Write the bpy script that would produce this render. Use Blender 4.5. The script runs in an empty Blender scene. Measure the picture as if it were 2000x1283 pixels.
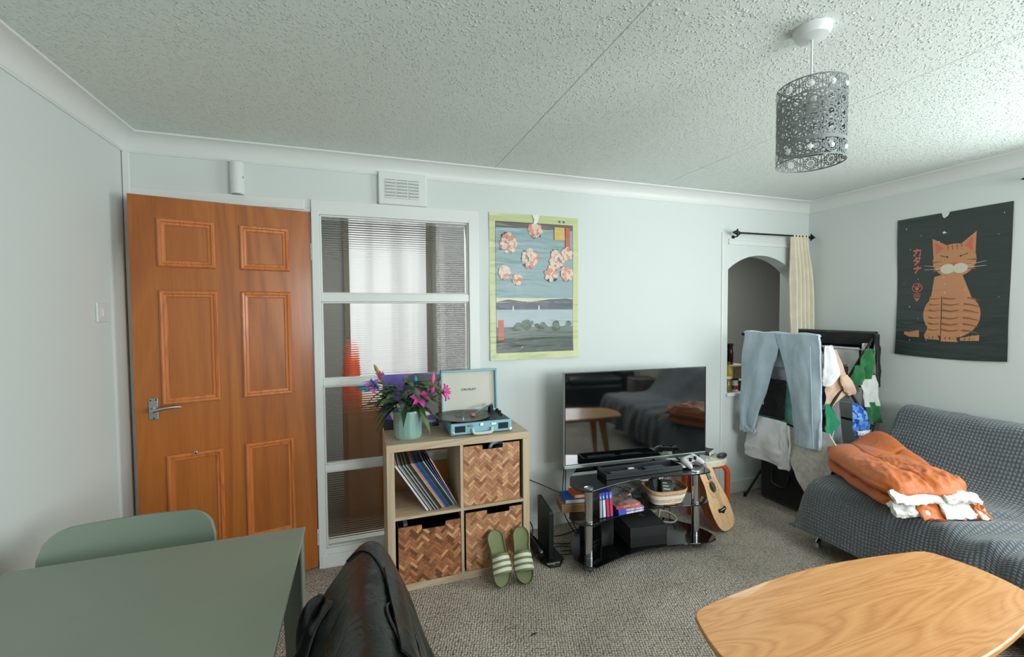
import bpy, bmesh, math, random
from mathutils import Matrix, Vector, noise as mnoise
random.seed(7)
SC = bpy.context.scene
COL = SC.collection
PI = math.pi
sin, cos, radians = math.sin, math.cos, math.radians

# ------------------------------------------------------------------ materials
def lin(c):
    c = c / 255.0
    return c / 12.92 if c <= 0.04045 else ((c + 0.055) / 1.055) ** 2.4
def rgb(c):
    return (lin(c[0]), lin(c[1]), lin(c[2]), 1.0)

class N:
    """small node helper around one material"""
    def __init__(s, name):
        s.mat = bpy.data.materials.new(name)
        s.mat.use_nodes = True
        s.t = s.mat.node_tree
        s.b = next(n for n in s.t.nodes if n.type == 'BSDF_PRINCIPLED')
        s.co = None
    def n(s, typ, **kw):
        nd = s.t.nodes.new(typ)
        for k, v in kw.items():
            if k.startswith('i_'):
                key = k[2:]
                key = int(key) if key.isdigit() else key.replace('_', ' ')
                nd.inputs[key].default_value = v
            else:
                setattr(nd, k, v)
        return nd
    def l(s, a, b):
        s.t.links.new(a, b)
    def coord(s, scale=(1, 1, 1), rot=(0, 0, 0), kind='Object'):
        tc = s.n('ShaderNodeTexCoord')
        mp = s.n('ShaderNodeMapping')
        mp.inputs['Scale'].default_value = scale
        mp.inputs['Rotation'].default_value = rot
        s.l(tc.outputs[kind], mp.inputs['Vector'])
        return mp.outputs['Vector']
    def noise(s, vec, scale, detail=4, rough=.55, dist=0):
        nd = s.n('ShaderNodeTexNoise')
        nd.inputs['Scale'].default_value = scale
        nd.inputs['Detail'].default_value = detail
        nd.inputs['Roughness'].default_value = rough
        nd.inputs['Distortion'].default_value = dist
        s.l(vec, nd.inputs['Vector'])
        return nd.outputs['Fac']
    def ramp(s, fac, stops):
        r = s.n('ShaderNodeValToRGB')
        el = r.color_ramp.elements
        while len(el) < len(stops):
            el.new(0.5)
        for e, (p, c) in zip(el, stops):
            e.position = p
            e.color = rgb(c) if len(c) == 3 else c
        s.l(fac, r.inputs['Fac'])
        return r.outputs['Color']
    def mathn(s, op, a, b=None, c=None):
        m = s.n('ShaderNodeMath', operation=op)
        for i, x in enumerate((a, b, c)):
            if x is None:
                continue
            if isinstance(x, (int, float)):
                m.inputs[i].default_value = x
            else:
                s.l(x, m.inputs[i])
        return m.outputs[0]
    def bump(s, h, strength=.3, dist=.01, prev=None):
        b = s.n('ShaderNodeBump')
        b.inputs['Strength'].default_value = strength
        b.inputs['Distance'].default_value = dist
        s.l(h, b.inputs['Height'])
        if prev is not None:
            s.l(prev, b.inputs['Normal'])
        s.l(b.outputs['Normal'], s.b.inputs['Normal'])
        return b.outputs['Normal']
    def base(s, x):
        s.l(x, s.b.inputs['Base Color'])

def M(name, col, rough=.6, metal=0.0, spec=.5, nz=None, bump=None, coat=0, sheen=0, alpha=None):
    """plain principled with optional noise colour variation nz=(scale, amount, (sx,sy,sz)) and bump=(scale,strength,dist,(sx,sy,sz))"""
    m = N(name)
    b = m.b
    b.inputs['Base Color'].default_value = rgb(col)
    b.inputs['Roughness'].default_value = rough
    b.inputs['Metallic'].default_value = metal
    b.inputs['Specular IOR Level'].default_value = spec
    if coat:
        b.inputs['Coat Weight'].default_value = coat
        b.inputs['Coat Roughness'].default_value = .08
    if sheen:
        b.inputs['Sheen Weight'].default_value = sheen
        b.inputs['Sheen Roughness'].default_value = .5
    if nz:
        v = m.coord(nz[2] if len(nz) > 2 else (1, 1, 1))
        f = m.noise(v, nz[0], 5)
        a = nz[1]
        m.base(m.ramp(f, [(.3, tuple(max(0, c - a) for c in col)), (.7, tuple(min(255, c + a) for c in col))]))
    if bump:
        v = m.coord(bump[3] if len(bump) > 3 else (1, 1, 1))
        m.bump(m.noise(v, bump[0], 4), bump[1], bump[2])
    if alpha is not None:
        b.inputs['Alpha'].default_value = alpha
    return m.mat

def wood(name, dark, mid, light, axis='z', scale=1.0, rough=.4, coat=0.0, band=9, grain=.18):
    m = N(name)
    st = {'x': (.10, 1, 1), 'y': (1, .10, 1), 'z': (1, 1, .10)}[axis]
    st2 = {'x': (.03, 1, 1), 'y': (1, .03, 1), 'z': (1, 1, .03)}[axis]
    v = m.coord(tuple(a * scale for a in st))
    n1 = m.noise(v, band, 3, .5, 1.2)
    v2 = m.coord(tuple(a * scale for a in st2))
    n2 = m.noise(v2, 220, 3, .6)
    # long figure from a warped distance: rings
    w = m.mathn('FRACT', m.mathn('MULTIPLY', n1, 7.0))
    w = m.mathn('ABSOLUTE', m.mathn('SUBTRACT', w, .5))
    mix = m.mathn('ADD', m.mathn('MULTIPLY', w, .7), m.mathn('MULTIPLY', n2, grain * 3))
    mix = m.mathn('ADD', mix, m.mathn('MULTIPLY', n1, .35))
    m.base(m.ramp(mix, [(.25, dark), (.52, mid), (.85, light)]))
    m.b.inputs['Roughness'].default_value = rough
    m.b.inputs['Coat Weight'].default_value = coat
    m.b.inputs['Coat Roughness'].default_value = .15
    m.bump(n2, .06, .002)
    return m.mat

def fabric(name, col, var=14, weave=900, rough=.9, sheen=.3, fold=None):
    m = N(name)
    v = m.coord()
    f = m.noise(v, 14, 4)
    m.base(m.ramp(f, [(.3, tuple(max(0, c - var) for c in col)), (.7, tuple(min(255, c + var) for c in col))]))
    m.b.inputs['Roughness'].default_value = rough
    m.b.inputs['Sheen Weight'].default_value = sheen
    m.b.inputs['Specular IOR Level'].default_value = .25
    nb = m.bump(m.noise(v, weave, 2), .15, .001)
    if fold:
        m.bump(m.noise(m.coord(fold[2] if len(fold) > 2 else (1, 1, 1)), fold[0], 3, .5, .6), fold[1], .02, nb)
    return m.mat

def glass(name, tint=(255, 255, 255), rough=0.0, ior=1.5):
    m = N(name)
    b = m.b
    b.inputs['Base Color'].default_value = rgb(tint)
    b.inputs['Transmission Weight'].default_value = 1.0
    b.inputs['Roughness'].default_value = rough
    b.inputs['IOR'].default_value = ior
    return m.mat

def emit(name, col, strength):
    m = N(name)
    m.b.inputs['Base Color'].default_value = rgb(col)
    m.b.inputs['Emission Color'].default_value = rgb(col)
    m.b.inputs['Emission Strength'].default_value = strength
    return m.mat

# ------------------------------------------------------------------ mesh builder
WLOC = {}          # world location of every parent, for converting world coordinates to local ones
class MB:
    def __init__(s):
        s.v, s.f, s.mi = [], [], []
        s.X = Matrix.Identity(4)
        s.cur = 0
    def add(s, vs, fs):
        o = len(s.v)
        s.v += [tuple(s.X @ Vector(p)) for p in vs]
        for f in fs:
            s.f.append([o + i for i in f])
            s.mi.append(s.cur)
        return s
    def box(s, x0, x1, y0, y1, z0, z1):
        vs = [(x, y, z) for z in (z0, z1) for y in (y0, y1) for x in (x0, x1)]
        return s.add(vs, [(0, 2, 3, 1), (4, 5, 7, 6), (0, 1, 5, 4), (2, 6, 7, 3), (0, 4, 6, 2), (1, 3, 7, 5)])
    def prism(s, poly, a, b, axis='z'):
        def P(p, c):
            return {'x': (c, p[0], p[1]), 'y': (p[0], c, p[1]), 'z': (p[0], p[1], c)}[axis]
        n = len(poly)
        vs = [P(p, a) for p in poly] + [P(p, b) for p in poly]
        fs = [tuple(range(n))[::-1], tuple(range(n, 2 * n))]
        fs += [(i, (i + 1) % n, n + (i + 1) % n, n + i) for i in range(n)]
        return s.add(vs, fs)
    def tube(s, pts, r, n=8, closed=False, cap=True):
        pts = [Vector(p) for p in pts]
        k = len(pts)
        rs = r if isinstance(r, (list, tuple)) else [r] * k
        T = []
        for i in range(k):
            if closed:
                d = pts[(i + 1) % k] - pts[i - 1]
            else:
                d = pts[min(i + 1, k - 1)] - pts[max(i - 1, 0)]
            T.append(d.normalized() if d.length > 1e-9 else Vector((0, 0, 1)))
        up = Vector((0, 0, 1)) if abs(T[0].z) < .9 else Vector((1, 0, 0))
        nrm = (up - T[0] * up.dot(T[0])).normalized()
        vs = []
        for i in range(k):
            nrm = nrm - T[i] * nrm.dot(T[i])
            nrm = nrm.normalized() if nrm.length > 1e-6 else T[i].orthogonal().normalized()
            bi = T[i].cross(nrm)
            for j in range(n):
                a = 2 * PI * j / n
                vs.append(pts[i] + (nrm * cos(a) + bi * sin(a)) * rs[i])
        fs = []
        for i in range(k if closed else k - 1):
            for j in range(n):
                a, b = i * n + j, i * n + (j + 1) % n
                c, d = ((i + 1) % k) * n + (j + 1) % n, ((i + 1) % k) * n + j
                fs.append((a, b, c, d))
        if cap and not closed:
            fs.append(tuple(range(n))[::-1])
            fs.append(tuple(range((k - 1) * n, k * n)))
        return s.add(vs, fs)
    def cyl(s, p0, p1, r0, r1=None, n=20):
        return s.tube([p0, p1], [r0, r0 if r1 is None else r1], n)
    def lathe(s, prof, cx=0, cy=0, n=32, close=False):
        vs, k = [], len(prof)
        for r, z in prof:
            for j in range(n):
                a = 2 * PI * j / n
                vs.append((cx + r * cos(a), cy + r * sin(a), z))
        fs = []
        for i in range(k if close else k - 1):
            for j in range(n):
                fs.append((i * n + j, i * n + (j + 1) % n, ((i + 1) % k) * n + (j + 1) % n, ((i + 1) % k) * n + j))
        if not close:
            if prof[0][0] > 1e-6:
                fs.append(tuple(range(n))[::-1])
            if prof[-1][0] > 1e-6:
                fs.append(tuple(range((k - 1) * n, k * n)))
        return s.add(vs, fs)
    def ball(s, c, r, nu=16, nv=10):
        r = r if isinstance(r, (tuple, list)) else (r, r, r)
        vs, fs = [], []
        for i in range(nv + 1):
            t = PI * i / nv
            for j in range(nu):
                a = 2 * PI * j / nu
                vs.append((c[0] + r[0] * sin(t) * cos(a), c[1] + r[1] * sin(t) * sin(a), c[2] + r[2] * cos(t)))
        for i in range(nv):
            for j in range(nu):
                fs.append((i * nu + j, (i + 1) * nu + j, (i + 1) * nu + (j + 1) % nu, i * nu + (j + 1) % nu))
        return s.add(vs, fs)
    def grid(s, fn, nu, nv, cu=False):
        vs = [fn(i / nu, j / nv) for j in range(nv + 1) for i in range(nu + (0 if cu else 1))]
        w = nu if cu else nu + 1
        fs = []
        for j in range(nv):
            for i in range(nu):
                i2 = (i + 1) % w if cu else i + 1
                fs.append((j * w + i, j * w + i2, (j + 1) * w + i2, (j + 1) * w + i))
        return s.add(vs, fs)
    def slab(s, fn, nu, nv, th):
        """sheet with thickness th (number or function(u,v)) along its normals, both sides and rim"""
        e = 1e-3
        def nor(u, v):
            a = Vector(fn(min(u + e, 1), v)) - Vector(fn(max(u - e, 0), v))
            b = Vector(fn(u, min(v + e, 1))) - Vector(fn(u, max(v - e, 0)))
            n = a.cross(b)
            return n.normalized() if n.length > 1e-12 else Vector((0, 0, 1))
        A, B = [], []
        for j in range(nv + 1):
            for i in range(nu + 1):
                u, v = i / nu, j / nv
                p, q = Vector(fn(u, v)), nor(u, v)
                t = th(u, v) if callable(th) else th
                A.append(p + q * t / 2)
                B.append(p - q * t / 2)
        w, k = nu + 1, (nu + 1) * (nv + 1)
        fs = []
        for j in range(nv):
            for i in range(nu):
                a, b, c, d = j * w + i, j * w + i + 1, (j + 1) * w + i + 1, (j + 1) * w + i
                fs.append((a, b, c, d))
                fs.append((k + d, k + c, k + b, k + a))
        for i in range(nu):
            fs.append((i + 1, i, k + i, k + i + 1))
            t = nv * w
            fs.append((t + i, t + i + 1, k + t + i + 1, k + t + i))
        for j in range(nv):
            fs.append((j * w, (j + 1) * w, k + (j + 1) * w, k + j * w))
            t = nu
            fs.append(((j + 1) * w + t, j * w + t, k + j * w + t, k + (j + 1) * w + t))
        return s.add(A + B, fs)
    def build(s, name, mats, parent=None, smooth=None, bevel=0, sub=0, seg=2):
        me = bpy.data.meshes.new(name)
        off = Vector(WLOC[parent.name]) if parent is not None else Vector((0, 0, 0))
        me.from_pydata([tuple(Vector(p) - off) for p in s.v], [], s.f)
        mats = mats if isinstance(mats, (list, tuple)) else [mats]
        for m in mats:
            me.materials.append(m)
        for p, i in zip(me.polygons, s.mi):
            p.material_index = min(i, len(mats) - 1)
        bm = bmesh.new()
        bm.from_mesh(me)
        bmesh.ops.recalc_face_normals(bm, faces=bm.faces)
        if smooth:
            for f in bm.faces:
                f.smooth = True
            ang = radians(smooth)
            for e in bm.edges:
                if len(e.link_faces) == 2 and e.calc_face_angle(0) > ang:
                    e.smooth = False
        bm.to_mesh(me)
        bm.free()
        o = bpy.data.objects.new(name, me)
        COL.objects.link(o)
        if parent is not None:
            o.parent = parent
            WLOC[o.name] = WLOC[parent.name]
        else:
            WLOC[o.name] = (0, 0, 0)
        if bevel:
            b = o.modifiers.new('b', 'BEVEL')
            b.width = bevel
            b.segments = seg
            b.limit_method = 'ANGLE'
            b.angle_limit = radians(40)
            b.harden_normals = False
        if sub:
            b = o.modifiers.new('s', 'SUBSURF')
            b.levels = b.render_levels = sub
        return o

def tag(o, label, cat, group=None):
    o['label'] = label
    o['category'] = cat
    if group:
        o['group'] = group
    return o
def thing(name, loc, label, cat, group=None):
    o = bpy.data.objects.new(name, None)
    o.empty_display_size = .05
    COL.objects.link(o)
    o.location = loc
    WLOC[o.name] = tuple(loc)
    return tag(o, label, cat, group)
def struct(o):
    o['kind'] = 'structure'
    return o
def rebase(o, loc):
    """move a mesh thing's origin to its base so it sits where its geometry is"""
    d = Vector(loc)
    o.data.transform(Matrix.Translation(-d))
    o.location = d
    WLOC[o.name] = tuple(d)
    return o
def BX(*a):
    return MB().box(*a)
def lerp(a, b, t):
    return a + (b - a) * t
def sstep(a, b, x):
    t = max(0, min(1, (x - a) / (b - a)))
    return t * t * (3 - 2 * t)
def interp(pts, t):
    """piecewise linear through equally spaced points, t in 0..1"""
    k = len(pts) - 1
    x = max(0, min(k - 1e-6, t * k))
    i = int(x)
    f = x - i
    return tuple(lerp(a, b, f) for a, b in zip(pts[i], pts[i + 1]))
def cat(pts, n):
    """Catmull-Rom resample of a list of points"""
    P = [Vector(p) for p in pts]
    P = [P[0] * 2 - P[1]] + P + [P[-1] * 2 - P[-2]]
    out = []
    k = len(P) - 3
    for i in range(n + 1):
        x = min(k - 1e-6, i / n * k)
        j = int(x)
        t = x - j
        a, b, c, d = P[j], P[j + 1], P[j + 2], P[j + 3]
        out.append(.5 * ((2 * b) + (c - a) * t + (2 * a - 5 * b + 4 * c - d) * t * t + (3 * b - a - 3 * c + d) * t ** 3))
    return out
def fbm(x, y, z=0, s=1.0):
    return mnoise.noise(Vector((x * s, y * s, z * s))) 
def text_mesh(name, body, size, mat_, parent, mtx, extrude=.0004, align='CENTER', bold=0):
    cu = bpy.data.curves.new(name + '_curve', 'FONT')
    cu.body = body
    cu.size = size
    cu.align_x = align
    cu.align_y = 'CENTER'
    cu.extrude = extrude
    cu.offset = bold
    tmp = bpy.data.objects.new('tmp_text', cu)
    COL.objects.link(tmp)
    dg = bpy.context.evaluated_depsgraph_get()
    me = bpy.data.meshes.new_from_object(tmp.evaluated_get(dg))
    bpy.data.objects.remove(tmp)
    me.materials.clear()
    me.materials.append(mat_)
    me.transform(mtx)
    off = Vector(WLOC[parent.name])
    me.transform(Matrix.Translation(-off))
    o = bpy.data.objects.new(name, me)
    COL.objects.link(o)
    o.parent = parent
    WLOC[o.name] = WLOC[parent.name]
    return o
# ------------------------------------------------------------------ shared materials
W, H = 4.604, 2.307
YF = -4.35            # front wall behind the camera
m_wall = M('wall paint', (216, 222, 220), .75, spec=.25, bump=(60, .05, .004))
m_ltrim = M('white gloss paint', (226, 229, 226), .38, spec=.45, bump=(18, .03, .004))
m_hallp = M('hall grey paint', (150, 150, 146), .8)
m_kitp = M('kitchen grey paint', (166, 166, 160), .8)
# artex ceiling
cm = N('stippled ceiling')
v = cm.coord()
dv = cm.n('ShaderNodeTexNoise'); dv.inputs['Scale'].default_value = 60; cm.l(v, dv.inputs['Vector'])
mx = cm.n('ShaderNodeMixRGB'); mx.inputs['Fac'].default_value = .02; cm.l(v, mx.inputs[1]); cm.l(dv.outputs['Color'], mx.inputs[2])
hh = None
for sc_, thr, wt in ((75, .45, 1.0), (125, .40, .7)):
    vo = cm.n('ShaderNodeTexVoronoi'); vo.inputs['Scale'].default_value = sc_; cm.l(mx.outputs[0], vo.inputs['Vector'])
    sp = cm.n('ShaderNodeSeparateColor'); cm.l(vo.outputs['Color'], sp.inputs[0])
    on = cm.mathn('GREATER_THAN', sp.outputs[0], thr)
    dome = cm.mathn('MAXIMUM', cm.mathn('SUBTRACT', .42, vo.outputs['Distance']), 0)
    q = cm.mathn('MULTIPLY', cm.mathn('MULTIPLY', on, dome), wt)
    hh = q if hh is None else cm.mathn('ADD', hh, q)
cm.b.inputs['Base Color'].default_value = rgb((226, 234, 229)); cm.b.inputs['Roughness'].default_value = .85
cm.b.inputs['Specular IOR Level'].default_value = .2
cm.bump(hh, .9, .012)
m_ceil = cm.mat
# loop pile carpet
fm = N('loop pile carpet')
v = fm.coord((1, 1, 1), (0, 0, radians(20)))
vo = fm.n('ShaderNodeTexVoronoi'); vo.inputs['Scale'].default_value = 84; vo.inputs['Randomness'].default_value = .4
fm.l(v, vo.inputs['Vector'])
dk = fm.mathn('POWER', vo.outputs['Distance'], 1.2)
n1 = fm.noise(v, 5, 4); n2 = fm.noise(v, 160, 2)
mixv = fm.mathn('ADD', fm.mathn('MULTIPLY', dk, -.55), fm.mathn('ADD', fm.mathn('MULTIPLY', n2, .7), fm.mathn('MULTIPLY', n1, .28)))
fm.base(fm.ramp(mixv, [(.02, (100, 91, 82)), (.26, (170, 160, 149)), (.5, (210, 201, 190))]))
fm.b.inputs['Roughness'].default_value = .95; fm.b.inputs['Specular IOR Level'].default_value = .1
fm.bump(fm.mathn('MULTIPLY', dk, -1), .9, .009)
m_carpet = fm.mat

# ------------------------------------------------------------------ room shell
WT = .11
def wall_prisms(mb, polys, y0, y1):
    for p in polys:
        mb.prism(p, y0, y1, 'y')
ARCH_L, ARCH_R, SILL, SPR, APEX = 3.755, 4.425, .79, 1.748, 1.865
def arch_pts(n=24):
    # circular arc from (ARCH_L,SPR) over the apex to (ARCH_R,SPR)
    c = (ARCH_R - ARCH_L) / 2; h = APEX - SPR
    R = (c * c + h * h) / (2 * h); cx = (ARCH_L + ARCH_R) / 2; cz = APEX - R
    a0 = math.asin(c / R)
    return [(cx + R * sin(lerp(-a0, a0, i / n)), cz + R * cos(lerp(-a0, a0, i / n))) for i in range(n + 1)]
mb = MB()
wall_prisms(mb, [
    [(-WT, 0), (.03, 0), (.03, H), (-WT, H)],
    [(.03, 2.01), (1.775, 2.01), (1.775, H), (.03, H)],
    [(1.775, 0), (ARCH_L, 0), (ARCH_L, H), (1.775, H)],
    [(ARCH_R, 0), (W + WT, 0), (W + WT, H), (ARCH_R, H)],
    [(ARCH_L, 0), (ARCH_R, 0), (ARCH_R, SILL), (ARCH_L, SILL)],
    [(ARCH_L, H)] + arch_pts() + [(ARCH_R, H)],
], 0, WT)
struct(mb.build('wall_back', m_wall))
struct(BX(-WT, 0, YF - WT, 0, 0, H).build('wall_left', m_wall))
# right wall with the daylight window opening
WY0, WY1, WZ0, WZ1 = -3.15, -1.55, .92, 2.06
mb = MB()
mb.box(W, W + WT, WY1, 0, 0, H); mb.box(W, W + WT, YF - WT, WY0, 0, H)
mb.box(W, W + WT, WY0, WY1, 0, WZ0); mb.box(W, W + WT, WY0, WY1, WZ1, H)
struct(mb.build('wall_right', m_wall))
# front wall, with an opening added for an unseen fill window
FX0, FX1 = 2.2, 3.9
mb = MB()
mb.box(0, FX0, YF - WT, YF, 0, H); mb.box(FX1, W, YF - WT, YF, 0, H)
mb.box(FX0, FX1, YF - WT, YF, 0, WZ0); mb.box(FX0, FX1, YF - WT, YF, WZ1, H)
struct(mb.build('wall_front', m_wall))
struct(BX(-WT, W + WT, YF - WT, WT, -.1, 0).build('floor', m_carpet))
# ceiling with two board joints
mb = MB()
mb.box(-WT, 1.862, YF - WT, WT, H, H + .1); mb.box(1.866, 3.07, YF - WT, WT, H, H + .1); mb.box(3.074, W + WT, YF - WT, WT, H, H + .1)
mb.box(1.85, 1.88, YF, WT, H + .003, H + .09); mb.box(3.06, 3.09, YF, WT, H + .003, H + .09)
struct(mb.build('ceiling', m_ceil))

# coving: concave quarter curve between wall and ceiling
def cove(name, p0, p1, inward):
    """p0,p1 along the wall foot line (x,y); inward unit normal"""
    d, zb = .082, H - .085
    prof = [(0, zb - .004), (.004, zb - .004), (.004, zb)]
    for i in range(9):
        a = i / 8 * PI / 2
        prof.append((d - (d - .008) * cos(a), zb + .006 + (H - .012 - zb) * (1 - cos(PI / 2 - a)) * 0 + (H - .010 - zb) * sin(a) ** 1.0 * (1 if i else 0)))
    prof = [(0, zb), (.007, zb), (.009, zb + .006)] + [(d - (d - .011) * cos(a), H - .008 - (d - .012) * (1 - sin(a))) for a in [i / 10 * PI / 2 for i in range(11)]] + [(d + .002, H - .006), (d + .002, H), (0, H)]
    mb = MB()
    n = len(prof)
    vs = []
    for (px, py), sgn in ((p0, 0), (p1, 1)):
        for a, z in prof:
            vs.append((px + inward[0] * a, py + inward[1] * a, z))
    fs = [(i, (i + 1) % n, n + (i + 1) % n, n + i) for i in range(n)] + [tuple(range(n)), tuple(range(n, 2 * n))]
    mb.add(vs, fs)
    return struct(mb.build(name, m_ltrim, smooth=40))
cove('trim_1', (0, 0), (W, 0), (0, -1))
cove('trim_2', (0, YF), (0, 0), (1, 0))
cove('trim_3', (W, YF), (W, 0), (-1, 0))
cove('trim_4', (0, YF), (W, YF), (0, 1))

def skirting(name, x0, x1, y0, y1):
    return struct(BX(x0, x1, y0, y1, 0, .098).build(name, m_ltrim, bevel=.005))
skirting('baseboard_back', 1.80, W, -.016, -.0005)
skirting('baseboard_left', .0005, .016, YF, -.03)
skirting('baseboard_right', W - .016, W - .0005, YF, -.017)
skirting('baseboard_front', .017, W - .017, YF + .0005, YF + .016)

# door frame + architraves
mb = MB()
mb.box(.03, .052, -.02, WT + .01, 0, 1.996)                 # latch jamb
mb.box(.052, .066, .045, WT, 0, 1.985)                      # stop
mb.box(-.0, .8, -.014, .0, 1.998, 2.055)                    # head architrave
mb.box(.052, .83, 0, WT + .01, 1.985, 2.01)                 # head
mb.box(.003, .032, -.02, -.0005, 0, 2.222)                  # strip in the corner
struct(mb.build('trim_5', m_ltrim, bevel=.004))
# glazed partition frame
GX0, GX1 = .832, 1.775
mb = MB()
mb.box(GX0, .872, -.022, WT, .0, 1.996)
mb.box(1.712, GX1, -.016, WT, .0, 1.996)
mb.box(GX0, GX1, -.014, WT, 1.978, 2.056)
mb.box(.845, 1.80, -.026, WT, 0, .072); mb.box(.845, 1.78, -.014, WT, .072, .105)
for z0, z1 in ((.542, .580), (1.026, 1.063), (1.498, 1.543)):
    mb.box(.872, 1.712, -.010, .055, z0, z1)
# glazing beads
for z0, z1 in ((.105, .542), (.580, 1.026), (1.063, 1.498), (1.543, 1.978)):
    mb.box(.872, 1.712, .0, .03, z0, z0 + .007); mb.box(.872, 1.712, .0, .03, z1 - .009, z1)
    mb.box(.872, .880, .0, .03, z0, z1); mb.box(1.704, 1.712, .0, .03, z0, z1)
wf = struct(mb.build('window_1', m_ltrim, bevel=.003))
m_rib = glass('ribbed glass', (236, 240, 238), 0.0, 1.5)
for z0, z1 in ((.112, .535), (.587, 1.019), (1.070, 1.491), (1.550, 1.969)):
    pitch = .0128
    k = int((z1 - z0) / pitch)
    rows = []
    for i in range(k):
        for q in range(8):
            t = (i + q / 8) / k
            a = abs(sin(PI * q / 8))
            rows.append((z0 + (z1 - z0) * t, .026 - .0015 * a))
    rows.append((z1, .026))
    mb = MB()
    vs, fs = [], []
    for z, y in rows:
        vs += [(.878, y, z), (1.706, y, z), (.878, .031, z), (1.706, .031, z)]
    for i in range(len(rows) - 1):
        a, b = i * 4, i * 4 + 4
        fs += [(a, a + 1, b + 1, b), (a + 2, b + 2, b + 3, a + 3), (a, b, b + 2, a + 2), (a + 1, a + 3, b + 3, b + 1)]
    e = (len(rows) - 1) * 4
    fs += [(0, 2, 3, 1), (e, e + 1, e + 3, e + 2)]
    mb.add(vs, fs)
    mb.build('pane', m_rib, wf, smooth=50)

# arched hatch trim: face panel edge, lintel moulding, sill
mb = MB()
mb.box(3.690, 3.703, -.007, -.0005, .098, 2.03); mb.box(3.703, 3.710, -.004, -.0005, .098, 2.03)
mb.box(3.757, 4.40, -.010, -.0005, 1.972, 1.984); mb.box(3.757, 4.40, -.006, -.0005, 1.950, 1.972); mb.box(3.757, 4.40, -.011, -.0005, 1.938, 1.950)
struct(mb.build('trim_6', m_ltrim, bevel=.002))
struct(BX(ARCH_L - .012, ARCH_R + .012, -.022, .0, SILL - .022, SILL).build('trim_7', m_ltrim, bevel=.003))

# ---- hall behind the glazed partition
mb = MB()
HY = 1.45
mb.box(-.6, 2.2, HY, HY + .08, 0, H); mb.box(-.68, -.6, WT, HY, 0, H); mb.box(2.2, 2.28, WT, HY, 0, H)
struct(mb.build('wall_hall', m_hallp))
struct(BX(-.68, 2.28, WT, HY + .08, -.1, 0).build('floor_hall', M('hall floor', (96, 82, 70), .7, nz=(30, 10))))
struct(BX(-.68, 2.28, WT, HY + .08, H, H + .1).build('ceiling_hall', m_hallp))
# white glazed hall door with bright frosted pane
mb = MB()
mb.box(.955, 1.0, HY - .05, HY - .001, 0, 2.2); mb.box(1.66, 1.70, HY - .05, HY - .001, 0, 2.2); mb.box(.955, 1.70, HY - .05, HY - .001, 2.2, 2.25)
hd = struct(mb.build('door_2', M('grey brown door frame', (120, 112, 98), .6)))  # frame in one flat grey-brown
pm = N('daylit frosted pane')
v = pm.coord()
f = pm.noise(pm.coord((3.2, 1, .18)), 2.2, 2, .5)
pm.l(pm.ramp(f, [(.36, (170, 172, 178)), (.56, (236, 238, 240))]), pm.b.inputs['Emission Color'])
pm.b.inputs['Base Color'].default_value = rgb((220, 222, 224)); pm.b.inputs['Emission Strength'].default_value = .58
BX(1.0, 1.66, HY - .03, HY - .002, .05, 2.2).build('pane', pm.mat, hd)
struct(BX(1.78, 1.83, HY - .04, HY - .001, 0, 2.25).build('trim_8', M('pale pipe boxing', (176, 176, 172), .6)))
# brown cupboard with orange tub on it
t = thing('hall_cupboard', (1.5, .6, 0), 'brown wooden cupboard standing in the hall behind the ribbed glass', 'cupboard')
m_hc = M('brown cupboard board', (150, 92, 36), .6, nz=(6, 8, (1, 1, .2)))
BX(.955, 2.1, .42, .95, 0, .84).build('body', m_hc, t, bevel=.006)
mb = MB(); mb.box(.985, 1.50, .405, .419, .05, .80); mb.box(1.53, 2.07, .405, .419, .05, .80)
mb.build('door', M('brown door panel', (164, 102, 42), .55, nz=(6, 8, (1, 1, .2))), t, bevel=.004)
mb = MB()
m_or = M('orange plastic', (232, 84, 30), .35, spec=.5)
mb.lathe([(.0, .842), (.056, .842), (.064, .865), (.066, .98), (.058, 1.0), (.056, 1.03), (.052, 1.12), (.045, 1.165), (.03, 1.185), (0, 1.187)], 1.015, .50, 28)
tag(mb.build('ribbed_tub', m_or, smooth=40), 'orange plastic tub stacked tall on the hall cupboard behind the ribbed glass', 'tub')
tag(BX(.97, 1.055, .44, .52, .70, .76).build('cupboard_vent', M('black vent', (30, 28, 28), .7)), 'x', 'y')
bpy.data.objects.remove(bpy.data.objects['cupboard_vent'])

# ---- kitchen behind the arched hatch
mb = MB()
KY = 1.6
mb.box(3.0, 7.4, KY, KY + .08, 0, H); mb.box(2.92, 3.0, WT, KY, 0, H); mb.box(7.4, 7.48, WT, KY, 0, H)
mb.box(W + WT, 7.4, WT - .08, WT, 0, H)
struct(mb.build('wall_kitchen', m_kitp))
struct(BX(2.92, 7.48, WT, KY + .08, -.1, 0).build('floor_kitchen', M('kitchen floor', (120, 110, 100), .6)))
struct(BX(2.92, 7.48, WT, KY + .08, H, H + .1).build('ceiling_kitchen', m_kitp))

# ---- the daylight window on the right, and an added fill window in front
def window(name, x0, x1, y0, y1, z0, z1, axis):
    mb = MB()
    if axis == 'x':
        xs = (x0, x1)
        for a, b in ((y0, y0 + .06), (y1 - .06, y1), ((y0 + y1) / 2 - .03, (y0 + y1) / 2 + .03)):
            mb.box(x0, x1, a, b, z0, z1)
        mb.box(x0, x1, y0, y1, z0, z0 + .06); mb.box(x0, x1, y0, y1, z1 - .06, z1)
    else:
        for a, b in ((x0, x0 + .06), (x1 - .06, x1), ((x0 + x1) / 2 - .03, (x0 + x1) / 2 + .03)):
            mb.box(a, b, y0, y1, z0, z1)
        mb.box(x0, x1, y0, y1, z0, z0 + .06); mb.box(x0, x1, y0, y1, z1 - .06, z1)
    return struct(mb.build(name, m_ltrim, bevel=.004))
window('window_2', W + .03, W + .09, WY0, WY1, WZ0, WZ1, 'x')
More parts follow.
